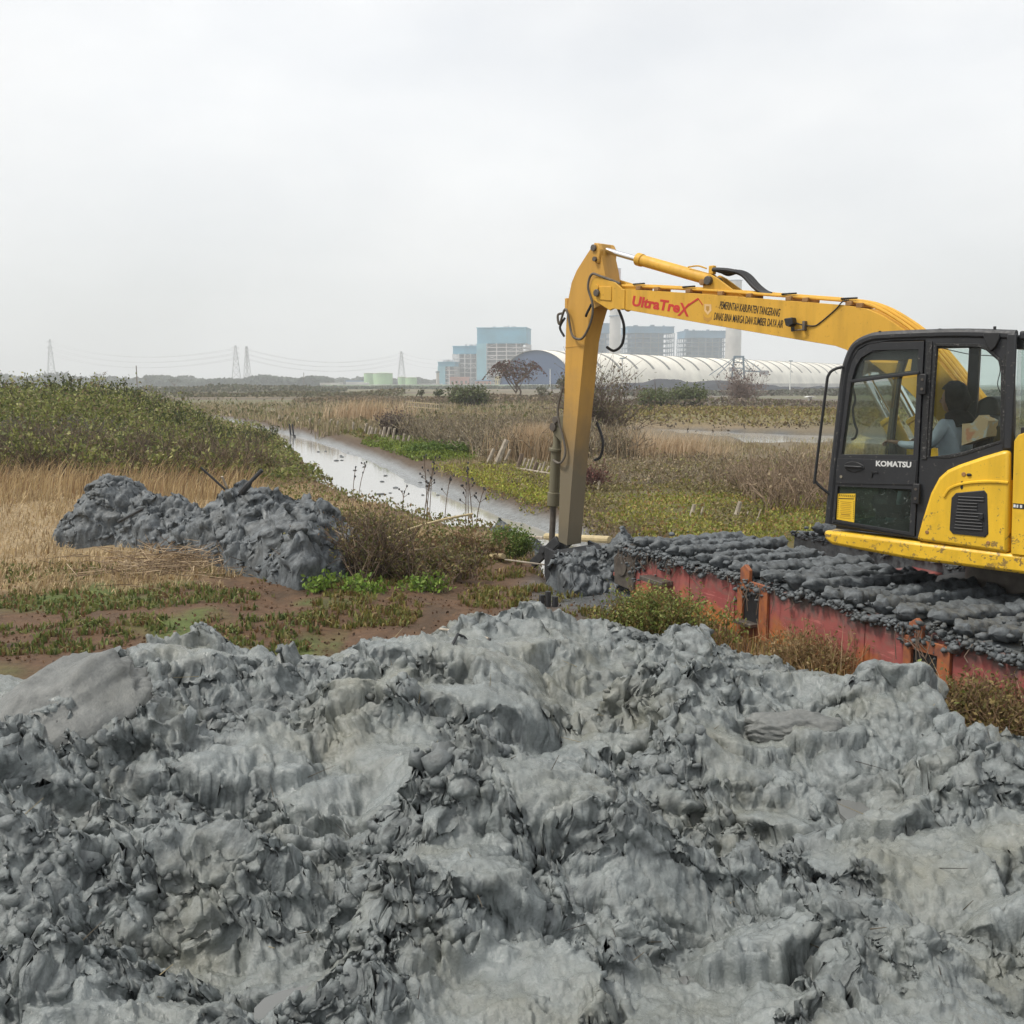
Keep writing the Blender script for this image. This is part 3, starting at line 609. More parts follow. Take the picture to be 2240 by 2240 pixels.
# pipes, bamboo, logs by the canal
stick('bamboo_pole', [(.60, 17.9, -.17), (1.60, 16.55, -.02)], .06, M['bamboo'], 'pale bamboo pole lying behind the digging arm at the canal end', 'bamboo pole', n=10)
stick('stick', [(-.45, 18.95, -.25), (.55, 18.05, -.22)], .03, M['wood'], 'long thin stick floating in the grey mud left of the digging arm')
stick('log', [(-.30, 14.45, .06), (-.12, 14.1, .12)], .038, M['bamboo'], 'short broken pale log beside the low green bush', 'log', n=8)
stick('stick', [(-.10, 14.05, .08), (.45, 13.75, .06)], .012, M['wood'], 'thin stick continuing from the broken pale log toward the canal')
stick('branch', [(-1.95, 14.3, .25), (-1.5, 14.6, .42), (-1.0, 15.0, .52), (-.6, 15.4, .55)], .018, M['bamboo'], 'pale curved branch leaning on the scrub beside the left mud heap', 'branch')
# stump bundle by the crest
for k, (dx, dz, lab) in enumerate(((-.07, .14, 'left black stump of the small bundle behind the mud crest'), (0, .18, 'middle and tallest black stump of the bundle behind the mud crest'), (.08, .12, 'right black stump of the small bundle behind the mud crest'))):
    tag(MB().tube([(.40 + dx, 11.3, hz(.40, 11.3) - .1), (.405 + dx, 11.3, hz(.4, 11.3) + dz)], .035, 7).build('stump', M['wood_dark']), lab, 'stump', 'black stumps behind the mud crest')
# ------------------------------------------------------------------ excavator: local X forward, Y left (towards the camera), Z up
EX = empty('excavator', (4.858, 9.304, 0), R(133))
tag(EX, 'yellow amphibious excavator with black cab and long boom on a mud covered red pontoon', 'excavator')
# --- pontoons (own frame, turned against the upper body)
pe, pr = Vector((.9492, -.315, 0)), Vector((-.315, -.9492, 0)); F0 = Vector((4.4426, .7225, 0))
def pf(s, w, z): return F0 - pe * s + pr * w + Vector((0, 0, z))
PW = 1.55; prof = [(-.03, .20), (.0, .58), (8.0, .58), (8.05, .2), (7.3, -.25), (.75, -.25), (.26, .05)]
def pontoon(w0):
    o = MB().plate(prof, [], w0, w0 + PW, lambda s, z, w: pf(s, w, z)).build('pontoon', M['red'], EX, .012)
    return o
near = pontoon(0); far_p = pontoon(2.6); far_p.data.materials[0] = M['mud_dark']; far_p['label'] = 'far pontoon caked in dark mud'
# weld seams, pockets with orange frames on the near side
for s in (1.43, 2.22, 4.0, 6.0): MB().bar(pf(s, -.003, -.2), pf(s, -.003, .57), .012, .008).build('weld_seam', M['red'], near)
def pocket(s0, s1, z0, z1, lab):
    fr = MB().plate([(s0, z0), (s1, z0), (s1, z1), (s0, z1)], [[(s0 + .08, z0 + .14), (s0 + .08, z1 - .1), (s1 - .12, z1 - .1), (s1 - .12, z0 + .14)]], -.035, .0, lambda s, z, w: pf(s, w, z)).build('pocket_frame', M['orange'], EX, .006)
    fr['label'] = lab
    MB().plate([(s0 + .08, z0 + .14), (s0 + .08, z1 - .1), (s1 - .12, z1 - .1), (s1 - .12, z0 + .14)], [], -.006, .004, lambda s, z, w: pf(s, w, z)).build('dark_opening', M['black2'], fr)
    MB().bar(pf(s0 + .05, -.07, z0 + .13), pf(s1 - .13, -.07, z0 + .13), .1, .035).build('step_plate', M['steel'], fr, .005)
    MB().plate([(s0 + .06, z1), (s0 + .2, z1), (s0 + .2, z1 + .11), (s0 + .13, z1 + .16), (s0 + .06, z1 + .11)], [], -.05, -.01, lambda s, z, w: pf(s, w, z)).build('lifting_lug', M['orange'], fr, .005)
pocket(2.30, 2.76, .06, .60, 'orange framed pocket near the front of the hull')
pocket(4.46, 4.92, .06, .52, 'orange framed pocket near the rear of the hull')
# front shelf, guide plates
MB().bar(pf(.66, -.07, .33), pf(1.12, -.07, .33), .16, .05).build('front_step', M['steel'], EX, .006)
g = MB().plate([(-.10, .12), (.34, .10), (.34, .52), (.05, .56), (-.12, .44)], [], -.03, .03, lambda s, z, w: pf(s, w, z)).build('idler_guard', M['steel'], EX, .01)
MB().cyl(pf(.08, -.05, .36), pf(.08, .1, .36), .12, n=18).build('idler_hub', M['steel'], EX, .008)
MB().cyl(pf(.1, .12, .33), pf(.1, 1.5, .33), .29, n=24).build('idler_drum', M['steel'], EX)
MB().bar(pf(-.12, .0, .22), pf(-.12, 1.5, .22), .12, .05).build('front_bumper', M['red'], EX, .01)
MB().plate([(.24, -.12), (1.2, -.12), (.9, .06), (.62, .2), (.25, .05)], [], -.012, -.002, lambda s, z, w: pf(s, w, z)).build('rust_patch_plate', M['orange'], EX)
# mud covered track shoes (every shoe one part, five shapes shared)
def shoe_mesh(seed):
    n, m = 58, 16; r_ = np.random.default_rng(seed)
    u, a = np.meshgrid(np.linspace(0, 1, n), np.linspace(0, 2 * math.pi, m, endpoint=False), indexing='ij')
    big = .95 + .30 * np.exp(-(u / .10)**2) + .2 * np.exp(-((u - 1) / .12)**2)
    nn = fbm(u * 7 + seed * 3, np.cos(a) * 1.2 + seed, 4, seed); n2 = fbm(u * 26 + seed, np.sin(a) * 2.6 + np.cos(a) * 1.7, 5, seed + 4, .6)
    rad = .066 * big * (1 + .24 * nn + .30 * n2) * np.minimum(1, np.minimum(u, 1 - u) * 14 + .06)
    w = -.04 + u * (PW + .04)
    ca, sa = np.cos(a), np.sin(a); sq = (np.abs(ca)**4 + np.abs(sa)**4)**-.25; s = 1.15 * rad * sq * ca + .04 * perlin(u * 3 + seed, u * 0, seed); z = .80 * rad * sq * sa + .028 * perlin(u * 5, u * 0 + 2, seed) + .02 * np.exp(-(u / .12)**2)
    P = roughen(s, w, z, 1., ((9, .010, 221), (22, .013, 224), (50, .009, 227))) ; s, w, z = P[..., 0], P[..., 1], P[..., 2]
    P = np.stack([-s * pe.x + w * pr.x, -s * pe.y + w * pr.y, z], -1).reshape(-1, 3)
    o = mesh_np('track_shoe', P, grid_faces(n, m, True)[:, ::-1], M['mud_dark'], smooth=False); me = o.data; bpy.data.objects.remove(o); return me
shoes = [shoe_mesh(3 + 7 * k) for k in range(7)]
rs = random.Random(4)
for w0 in (0, 2.6):
    for i in range(28):
        s = .06 + i * .288 + rs.uniform(-.03, .03)
        o = bpy.data.objects.new('track_shoe', shoes[rs.randrange(7)]); C.objects.link(o); o.parent = EX
        o.location = pf(s, w0 + rs.uniform(-.04, .05), .655 + rs.uniform(-.012, .03) - (.16 if i == 0 else 0)); o.rotation_euler = (0, rs.uniform(-.04, .04), rs.uniform(-.05, .05))
        o.scale = (rs.uniform(.9, 1.2), 1, rs.uniform(.9, 1.3))
# mud bed between the shoes and the crust hanging on the edge
for w0 in (0, 2.6):
    s_, w_ = np.meshgrid(np.linspace(-.02, 8, 200), np.linspace(.02, PW - .02, 40), indexing='ij')
    zz = .60 + .03 * fbm(s_ * 4, w_ * 2.5 + w0, 4, 5)
    P = np.array(F0)[None, None, :] - s_[..., None] * np.array(pe) + (w_ + w0)[..., None] * np.array(pr); P[..., 2] = zz
    o = mesh_np('track_mud', P.reshape(-1, 3), grid_faces(200, 40)[:, ::-1], M['mud_dark'], EX); o['kind'] = 'stuff'
r_ = random.Random(9); cp = []; cs = []
for w0, dens in ((0, 1500), (2.6, 600)):
    for i in range(dens):
        s = r_.uniform(-.05, 7.0); cs.append(min(.05, math.exp(r_.gauss(math.log(.018), .55)))); cp.append(pf(s, w0 - .015 + r_.gauss(0, .03), .585 + r_.gauss(0, .022) - .02 * math.sin(s * 5) - .015 * math.sin(s * 13)))
for i in range(550):
    s = r_.uniform(-.05, 7.0); cs.append(min(.05, math.exp(r_.gauss(math.log(.017), .5)))); cp.append(pf(s, r_.choice((0, 0, 2.6)) + abs(r_.gauss(0, .35)), .66 + r_.gauss(0, .05)))
for s0, n_, dz in ((.35, 90, .22), (2.45, 50, .12), (4.6, 60, .12), (6.1, 110, .35), (1.0, 35, .1)):
    for i in range(n_):
        q = abs(r_.gauss(0, .5)); cs.append(r_.uniform(.014, .036)); cp.append(pf(s0 + r_.gauss(0, .17) * (1 - .4 * q), -.02 + r_.gauss(0, .01), .57 - dz * q * 1.3))
clods('mud_crust', np.array([tuple(c) for c in cp]), np.array(cs), M['mud_dark'], np.random.default_rng(8), parent=EX)
cr = MB()   # roots and straw hanging out of the mud at the hull edge
for i in range(55):
    s = r_.choice((.4, .4, 1.0, 2.5, 4.6, 6.1)) + r_.gauss(0, .25); a = pf(s, -.05, .6)
    cr.tube([a, a + Vector((r_.gauss(0, .03), .02, -.1)), a + Vector((r_.gauss(0, .06), .03, -r_.uniform(.12, .3)))], .004, 4, False)
cr.build('hanging_roots', M['bark'], EX)['kind'] = 'stuff'
# centre frame and slewing ring
for s in (2.2, 5.2): MB().bar(pf(s, PW - .1, .32), pf(s, 2.7, .32), .45, .3).build('cross_beam', M['red'], EX, .02)
MB().cyl((0, 0, .45), (0, 0, .98), .62, n=40).build('slewing_ring', M['steel'], EX, .01)
MB().cyl((0, 0, .3), (0, 0, .62), .95, n=40).build('centre_frame', M['steel'], EX, .02)

# --- upper body
def yplate(name, outer, holes, y0, y1, mat, parent=EX, bevel=.0): return MB().plate(outer, holes, y0, y1).build(name, mat, parent, bevel)
yplate('side_skirt', [(-2.6, .985), (.58, .985), (1.33, 1.03), (1.405, 1.075), (1.42, 1.155), (.525, 1.148), (-2.6, 1.130)], [], 1.16, 1.375, M['yellow'], EX, .03)
yplate('revolving_frame', [(-2.6, .99), (1.25, .99), (1.30, 1.09), (-2.6, 1.09)], [], -1.33, 1.2, M['steel'], EX, .02)
pan = [(.526, 1.161), (.484, 1.346), (.423, 1.58), (.36, 1.715), (.29, 1.785), (.196, 1.834), (.0, 1.914), (-.15, 1.968), (-.208, 1.975), (-.243, 1.14)]
sp = yplate('side_panel', pan, [], 1.20, 1.385, M['yellow'], EX, .028)
# raised arch and vent on the panel
MB().tube(spline([(-.215, 1.385, 1.715), (-.05, 1.387, 1.712), (.13, 1.387, 1.685), (.25, 1.387, 1.635), (.30, 1.387, 1.56)], 5), .013, 6).build('arch_ridge', M['yellow'], sp)
vent = yplate('vent', [(.235, 1.555), (.20, 1.600), (-.03, 1.640), (-.055, 1.61), (-.083, 1.285), (-.06, 1.255), (.21, 1.255), (.238, 1.285)], [], 1.37, 1.392, M['black2'], EX, .006)
for k in range(11):
    z = 1.305 + k * .0265; MB().bar((.195 - .002 * k, 1.394, z), (-.035 + (.05 if 5 < k < 9 else 0), 1.394, z + .006), .012, .012, (0, 1, .6)).build('louvre', M['black2'], vent, .003)
MB().cyl((-.02, 1.39, 1.42), (-.02, 1.41, 1.42), .02).build('vent_latch', M['black2'], vent)
MB().plate([(.155, 1.705), (.165, 1.69), (.165, 1.645), (.155, 1.63), (.145, 1.645), (.145, 1.69)], [], 1.382, 1.388).build('key_slot', M['black2'], sp)
MB().lump((.10, 1.388, 1.758), (.022, .012, .013), 3, amp=.03).build('panel_latch', M['black2'], sp)
for x, z, r0 in ((.145, 1.76, .018), (.43, 1.245, .016), (-.085, 1.21, .016)): MB().cyl((x, 1.38, z), (x, 1.391, z), r0).build('plug', M['rustbrown'], sp, .003)
eng = yplate('engine_panel', [(-.268, 1.14), (-.24, 2.05), (-.27, 2.10), (-.33, 2.125), (-.42, 2.13), (-1.4, 2.13), (-1.4, 1.14)], [], 1.05, 1.385, M['yellow'], EX, .03)
bd = yplate('badge', [(-.262, 1.512), (-.44, 1.512), (-.44, 1.553), (-.262, 1.553)], [], 1.38, 1.389, M['black2'], eng, .003)
def text(name, s, size, loc, xdir, mat, parent, sx=1., shear=0., bold=0., normal=(0, 1, 0)):
    cu = bpy.data.curves.new(name, 'FONT'); cu.body = s; cu.size = size; cu.extrude = .0012; cu.shear = shear; cu.offset = bold; cu.resolution_u = 3
    tmp = bpy.data.objects.new(name + '_curve', cu); C.objects.link(tmp); me = bpy.data.meshes.new_from_object(tmp.evaluated_get(bpy.context.evaluated_depsgraph_get())); bpy.data.objects.remove(tmp)
    me.name = name; me.materials.clear(); me.materials.append(mat); o = bpy.data.objects.new(name, me); C.objects.link(o); o.parent = parent
    x = Vector(xdir).normalized(); n = Vector(normal); y = n.cross(x).normalized()
    m = Matrix((x, y, n)).transposed().to_4x4(); m.translation = Vector(loc)
    o.matrix_local = m @ Matrix.Diagonal((sx, 1, 1, 1)); return o
M['t_black'] = plain('lettering_black', (.02, .018, .016), .6); M['t_white'] = plain('lettering_white', (.72, .73, .72), .5); M['t_red'] = plain('lettering_red', (.58, .035, .03), .5, .1)
M['t_pale'] = plain('faded_emblem', (.74, .50, .24), .6); M['t_pale2'] = plain('faded_emblem_dark', (.50, .27, .05), .6); M['t_brown'] = plain('lettering_brown', (.42, .24, .02), .6)
for k, (x0, x1) in enumerate(((-.268, -.285), (-.292, -.305), (-.318, -.335))): MB().box(((x0 + x1) / 2, 1.3905, 1.532), (abs(x1 - x0), .003, .024)).build('badge_mark', M['t_white'], eng)
MB().box((-1.97, .2, 1.62), (1.1, 2.3, .96)).build('engine_cover', M['yellow'], EX, .06)
MB().plate([(-2.3, 1.0), (-2.75, 1.05), (-2.85, 1.5), (-2.75, 2.0), (-2.3, 2.1)], [], -1.3, 1.34).build('counterweight', M['yellow'], EX, .08)
MB().box((-.75, -.1, 1.5), (1.0, 2.2, .8)).build('pump_bay', M['yellow'], EX, .04)
MB().box((.35, -.93, 1.37), (1.5, .75, .55)).build('fuel_tank', M['yellow'], EX, .05)

# --- cab
CL, CR = 1.345, .36
front = [(1.385, 1.215), (1.355, 1.72), (1.32, 2.15), (1.282, 2.60), (1.245, 2.745), (1.185, 2.85), (1.075, 2.905), (.92, 2.925)]
outer = front + [(.3, 2.925), (-.165, 2.895), (-.215, 2.2), (-.222, 1.17), (.53, 1.165)]
door_o = [(1.345, 1.24), (1.318, 1.72), (1.282, 2.15), (1.245, 2.58), (1.21, 2.71), (1.155, 2.80), (1.06, 2.85), (.92, 2.868), (.55, 2.868), (.55, 1.19)]
rwin = [(.455, 2.83), (.10, 2.815), (.03, 2.79), (-.075, 2.70), (-.105, 2.60), (-.13, 2.04), (.16, 1.93), (.30, 1.893), (.475, 1.885)]
cab = yplate('cab_frame', outer, [door_o, rwin], CL - .055, CL, M['black'], EX, .012)
yplate('cab_right_frame', outer, [[(1.28, 1.75), (1.22, 2.55), (1.15, 2.78), (1.0, 2.83), (.58, 2.83), (.58, 1.6), (1.0, 1.5)], [(.48, 2.83), (-.10, 2.80), (-.14, 1.75), (.48, 1.6)]], CR, CR + .05, M['black'], cab, .01)
rp = [(1.245, 2.745), (1.185, 2.85), (1.075, 2.905), (.92, 2.925), (.3, 2.925), (-.165, 2.895), (-.165, 2.855), (.3, 2.88), (.92, 2.88), (1.06, 2.86), (1.15, 2.81), (1.2, 2.72)]
yplate('roof', rp, [], CR + .05, CL - .055, M['black'], cab, .01)
MB().tube(spline([(1.385, CL - .03, 1.22), (1.355, CL - .03, 1.72), (1.32, CL - .03, 2.15), (1.284, CL - .03, 2.58), (1.25, CL - .03, 2.73), (1.19, CL - .03, 2.84), (1.08, CL - .03, 2.895), (.92, CL - .03, 2.915), (.3, CL - .03, 2.915), (-.18, CL - .03, 2.885)], 5), .045, 10).build('roof_rail', M['black'], cab)
yplate('rear_wall', [(-.19, 1.17), (-.23, 1.17), (-.215, 1.95), (-.175, 1.95)], [], CR + .05, CL - .055, M['black'], cab)
MB().bar((-.19, CR + .07, 2.83), (-.19, CL - .07, 2.83), .08, .1).build('rear_header', M['black'], cab)
MB().plate([(1.30, 1.75), (1.235, 2.58), (1.2, 2.7)] + [(1.185, 2.7), (1.22, 2.58), (1.285, 1.75)], [], CR + .06, CL - .06).build('windscreen', M['glass_clear'], cab)
MB().bar((1.35, CR + .03, 1.68), (1.35, CL - .06, 1.68), .06, .10).build('windscreen_sill', M['black'], cab, .01)
MB().plate([(1.36, 1.22), (1.335, 1.64), (1.33, 1.64), (1.355, 1.22)], [], CR + .06, CL - .06).build('lower_windscreen', M['glass_dark'], cab)
MB().plate([(-.195, 1.97), (-.18, 2.8), (-.186, 2.8), (-.201, 1.97)], [], CR + .08, CL - .08).build('rear_window_pane', M['glass_clear'], cab)
MB().box((.58, .85, 1.20), (1.5, .9, .05)).build('cab_floor', M['black2'], cab)
MB().plate([(1.27, 1.76), (1.215, 2.54), (1.145, 2.77), (1.0, 2.82), (.59, 2.82), (.59, 1.61), (1.0, 1.52)], [], CR + .02, CR + .026).build('right_window_pane', M['glass_clear'], cab)
MB().plate([(.47, 2.82), (-.09, 2.79), (-.13, 1.76), (.47, 1.61)], [], CR + .02, CR + .026).build('right_window_pane', M['glass_clear'], cab)
MB().plate(rwin, [], CL - .034, CL - .028).build('rear_side_window', M['glass_clear'], cab)
# black rubber seal round the rear side window
sl = [Vector((x, CL - .012, z)) for x, z in rwin]; MB().tube(sl + [sl[0]], .020, 6).build('window_seal', M['seal'], cab)
MB().bar((.505, CL + .004, 1.86), (.505, CL + .004, 2.86), .045, .014, (0, 1, 0)).build('pillar_seal', M['seal'], cab, .003)
MB().bar((-.155, CL + .002, 1.98), (-.12, CL + .002, 2.74), .03, .02, (0, 1, 0)).build('rear_seal', M['seal'], cab, .003)
MB().bar((-.185, CL + .01, 1.98), (-.165, CL + .01, 2.90), .075, .03, (0, 1, 0)).build('rear_pillar', M['black'], cab, .012)
MB().bar((-.21, CL - .04, 2.885), (-1.3, CL - .04, 2.87), .07, .07).build('rear_guard_rail', M['black'], cab, .015)
MB().bar((-.26, CL - .05, 2.10), (-1.3, CL - .05, 2.14), .05, .12).build('rear_guard_shelf', M['black'], cab, .01)
MB().plate([(-.24, 2.16), (-.215, 2.845), (-1.3, 2.83), (-1.3, 2.2)], [], CL - .06, CL - .054).build('rear_guard_pane', M['glass_clear'], cab)
MB().plate([(.06, 2.91), (-.07, 2.91), (-.075, 2.87), (-.05, 2.80), (-.01, 2.765), (.02, 2.80), (.05, 2.87)], [], CL - .01, CL + .03).build('lamp_bracket', M['black2'], cab, .006)
for x in (.975, .44, -.01): MB().cyl((x, CL - .03, 2.93), (x, CL - .03, 2.965), .012, n=8).build('roof_bolt', M['black2'], cab)
# door
door = yplate('door', [(1.342, 1.243), (1.315, 1.72), (1.279, 2.15), (1.242, 2.578), (1.207, 2.707), (1.153, 2.797), (1.06, 2.846), (.92, 2.864), (.554, 2.864), (.554, 1.193)],
              [[(1.275, 1.865), (1.245, 2.15), (1.205, 2.52), (1.17, 2.655), (1.12, 2.735), (1.04, 2.78), (.92, 2.795), (.60, 2.795), (.60, 1.895)], [(1.315, 1.262), (1.297, 1.572), (.60, 1.597), (.60, 1.222)]], CL - .045, CL + .012, M['black'], EX, .008)
MB().plate([(1.275, 1.865), (1.245, 2.15), (1.212, 2.49), (.60, 2.565), (.60, 1.895)], [], CL - .012, CL - .006).build('door_window', M['glass'], door)
MB().plate([(1.205, 2.52), (1.17, 2.655), (1.12, 2.735), (1.04, 2.78), (.92, 2.795), (.60, 2.795), (.60, 2.60)], [], CL - .022, CL - .016).build('upper_window', M['glass'], door)
up = yplate('upper_window_frame', [(1.23, 2.51), (1.19, 2.66), (1.13, 2.75), (1.04, 2.795), (.60, 2.81), (.60, 2.59)], [[(1.135, 2.57), (1.115, 2.71), (.67, 2.715), (.68, 2.615)]], CL - .05, CL - .03, M['black2'], door)
MB().bar((1.215, CL + .01, 2.525), (.575, CL + .01, 2.60), .026, .035, (0, 1, 0)).build('window_bar', M['black'], door, .004)
MB().plate([(1.322, 1.598), (1.309, 1.83), (.562, 1.85), (.562, 1.64)], [], CL + .008, CL + .02).build('door_skin', M['black'], door, .005)
hd = MB().plate([(1.24, 1.765), (1.22, 1.795), (1.17, 1.81), (1.10, 1.805), (1.05, 1.785), (1.035, 1.76), (1.055, 1.735), (1.11, 1.715), (1.17, 1.715), (1.22, 1.735)], [], CL + .015, CL + .028).build('door_handle', M['black2'], door, .006)
MB().bar((1.225, CL + .036, 1.762), (1.055, CL + .036, 1.764), .02, .022, (0, 1, 0)).build('grip', M['black'], door, .008)
MB().cyl((1.26, CL + .012, 1.665), (1.26, CL + .028, 1.665), .014).build('door_lock', M['chrome'], door)
MB().plate([(.975, 1.735), (.915, 1.735), (.905, 1.72), (.955, 1.715), (.96, 1.675), (.975, 1.68)], [], CL + .018, CL + .03).build('door_latch', M['black2'], door, .003)
for z, x in ((2.50, .535), (1.565, .545)):
    hg = MB().box((x, CL + .028, z), (.06, .035, .175)).build('hinge', M['black2'], door, .008)
    for dz in (.04, -.04): MB().cyl((x, CL + .04, z + dz), (x, CL + .052, z + dz), .012, n=8).build('hinge_bolt', M['steel'], door)
MB().plate([(1.30, 1.262), (1.29, 1.572), (.60, 1.597), (.60, 1.222)], [], CL - .012, CL - .006).build('lower_window', M['glass_dark'], door)
text('lettering', 'KOMATSU', .066, (.934, CL + .0215, 1.782), (-1, 0, .02), M['t_white'], door, 1.06, 0, .0022)
st = MB().plate([(1.303, 1.504), (1.127, 1.518), (1.129, 1.256), (1.303, 1.268)], [], CL - .005, CL - .001).build('warning_sticker', plain('sticker_yellow', (.80, .52, .03), .5, .05), door)
ms = MB()
for k in range(9): ms.plate([(1.290 - k * .018, 1.482), (1.284 - k * .018, 1.482), (1.276 - k * .018, 1.502), (1.282 - k * .018, 1.502)], [], CL - .001, CL + .0005)
for k in range(9):
    for x in (1.296, 1.141): ms.plate([(x, 1.285 + k * .019), (x - .006, 1.289 + k * .019), (x - .006, 1.298 + k * .019), (x, 1.294 + k * .019)], [], CL - .001, CL + .0005)
ms.plate([(1.292, 1.458), (1.139, 1.466), (1.139, 1.473), (1.292, 1.465)], [], CL - .001, CL + .0005)
ms.build('sticker_marks', M['t_black'], door)
ms = MB()
for k in range(10): ms.box((1.216, CL - .0003, 1.435 - k * .0165), (.11 - .02 * (k % 3 == 1), .002, .004 if k != 7 else .011))
ms.build('sticker_lines', M['t_brown'], door)
MB().tube(spline([(1.285, CL + .02, 2.655), (1.345, CL + .06, 2.635), (1.395, CL + .075, 2.585), (1.418, CL + .075, 2.45), (1.494, CL + .075, 1.66), (1.488, CL + .07, 1.61), (1.45, CL + .05, 1.56), (1.385, CL + .01, 1.5)], 5), .013, 8).build('hand_rail', M['black2'], EX)
# inside the cab: seat, consoles, levers
seat = MB().box((.40, .87, 1.56), (.5, .48, .14)).build('seat', M['black2'], cab, .03)
MB().plate([(.24, 1.62), (.13, 1.62), (.02, 2.15), (.07, 2.25), (.16, 2.22), (.2, 2.0)], [], .64, 1.1).build('seat_back', M['black2'], cab, .03)
MB().plate([(.27, 2.20), (.15, 2.16), (.06, 2.24), (.09, 2.38), (.16, 2.405), (.25, 2.36)], [], .62, .96).build('head_rest', M['black2'], cab, .03)
MB().plate([(.80, 1.56), (.80, 1.78), (.62, 1.86), (.22, 1.86), (.2, 1.56)], [], 1.14, 1.24).build('console', M['black2'], cab, .02)
MB().plate([(.45, 1.82), (.3, 1.90), (-.15, 2.04), (-.18, 1.60), (.45, 1.60)], [], 1.15, 1.28).build('rear_shelf', M['black2'], cab, .015)
MB().plate([(.80, 1.56), (.80, 1.78), (.62, 1.86), (.22, 1.86), (.2, 1.56)], [], .48, .58).build('console', M['black2'], cab, .02)
MB().tube([(.90, 1.02, 1.8), (.93, 1.02, 1.93), (.945, 1.02, 2.0)], [.012, .014, .022], 8).build('control_lever', M['black2'], cab)
MB().tube([(.90, .55, 1.8), (.93, .55, 1.93), (.945, .55, 2.0)], [.012, .014, .022], 8).build('control_lever', M['black2'], cab)
for y in (.78, .95): MB().tube([(1.12, y, 1.25), (1.10, y, 1.6), (1.02, y, 1.68)], .012, 6).build('travel_lever', M['black2'], cab)
MB().lump((1.0, .86, 1.38), (.16, .22, .13), 5).build('pedal_block', M['black2'], cab)
MB().plate([(.62, 2.45), (.70, 2.0), (.66, 1.75), (.60, 1.75), (.60, 2.45)], [], CR + .05, CR + .10).build('right_pillar_trim', M['black2'], cab)
MB().tube(spline([(1.235, CL - .07, 2.47), (1.215, CL - .09, 2.36), (1.235, CL - .09, 2.28), (1.225, CL - .09, 2.2), (1.21, CL - .1, 2.13), (1.19, CL - .1, 2.08), (1.205, CL - .1, 2.02), (1.235, CL - .08, 2.0)], 4), .012, 6).build('coiled_cable', M['rubber'], cab)
MB().box((1.15, CR + .14, 1.86), (.06, .2, .16)).build('monitor', M['black2'], cab, .01)
hose = MB().tube(spline([(.42, CL - .06, 2.80), (.2, CL - .1, 2.745), (-.02, CL - .06, 2.72), (-.06, CL - .06, 2.62), (-.05, CL - .05, 2.5), (-.085, CL - .05, 2.42)], 5), .004, 5).build('thin_cable', M['rubber'], cab)

# --- boom
top = [(4.94, 3.66), (3.78, 3.53), (2.52, 3.372), (1.948, 3.30), (1.714, 3.25), (1.556, 3.18), (1.414, 3.09), (1.233, 2.97), (1.0, 2.76), (.62, 2.32), (.2, 1.75), (.05, 1.52)]
bot = [(.0, 1.36), (.14, 1.28), (.30, 1.38), (.62, 1.78), (.95, 2.17), (1.289, 2.474), (1.62, 2.70), (1.80, 2.78), (1.93, 2.852), (2.05, 2.893), (2.5, 2.972), (3.77, 3.20), (4.935, 3.415)]
boom = yplate('boom', top + bot, [], -.17, .17, M['boom_yellow'], EX, .006)
for y in (.17, -.17):   # plate edges standing proud
    yplate('side_plate', top + bot, [], y - .008, y + .008, M['boom_yellow'], boom, .003)
hw = MB().plate([(4.96, 3.67), (5.06, 3.75), (5.38, 3.845), (5.46, 3.79), (5.485, 3.69), (5.42, 3.55), (5.15, 3.41), (5.08, 3.43), (4.94, 3.405)], [], -.185, -.15).plate([(4.96, 3.67), (5.06, 3.75), (5.38, 3.845), (5.46, 3.79), (5.485, 3.69), (5.42, 3.55), (5.15, 3.41), (5.08, 3.43), (4.94, 3.405)], [], .15, .185)
hw.build('boom_tip_fork', M['boom_yellow'], boom, .008)
MB().plate([(5.36, 3.72), (5.115, 3.70), (5.112, 3.525), (5.30, 3.55)], [], .18, .196).build('pin_boss_plate', M['boom_yellow'], boom, .006)
MB().plate([(4.96, 3.665), (4.90, 3.655), (4.90, 3.41), (4.96, 3.42)], [], -.19, .19).build('weld_collar', M['boom_yellow'], boom, .006)
MB().cyl((5.346, -.21, 3.637), (5.346, .225, 3.637), .045, n=16).build('boom_pin', M['steel'], boom, .005)
MB().cyl((5.36, .19, 3.70), (5.36, .21, 3.70), .04, n=12).build('pin_keeper', M['boom_yellow'], boom, .004)
xd = (-2.42, 0, -.30)
text('lettering', 'X', .21, (4.085, .1795, 3.30), (-.99, 0, -.12), M['t_red'], boom, 1.0, .1, .004)
MB().bar((3.955, .181, 3.40), (3.80, .181, 3.475), .02, .003, (0, 1, 0)).bar((3.80, .181, 3.478), (3.735, .181, 3.40), .010, .003, (0, 1, 0)).build('logo_stroke', M['t_red'], boom)
def fit_text(s, size, p0, p1, mat, bold=.0005):
    o = text('lettering', s, size, (p0[0], .1795, p0[1]), (p1[0] - p0[0], 0, p1[1] - p0[1]), mat, boom, 1, .06, bold)
    bpy.context.view_layer.update(); xs = [v.co.x for v in o.data.vertices]; w = max(xs) - min(xs)
    L = math.hypot(p1[0] - p0[0], p1[1] - p0[1]); o.matrix_local = o.matrix_local @ Matrix.Diagonal((L / w, 1, 1, 1))
fit_text('UltraTre', .165, (4.80, 3.455), (4.075, 3.335), M['t_red'], .006)
fit_text('PEMERINTAH KABUPATEN TANGERANG', .120, (3.505, 3.348), (2.725, 3.222), M['t_black'])
fit_text('DINAS BINA MARGA DAN SUMBER DAYA AIR', .118, (3.580, 3.228), (2.680, 3.100), M['t_black'])
em = MB().plate([(3.71, 3.41), (3.615, 3.40), (3.61, 3.33), (3.66, 3.285), (3.71, 3.335)], [], .178, .1795).build('emblem', M['t_pale'], boom)
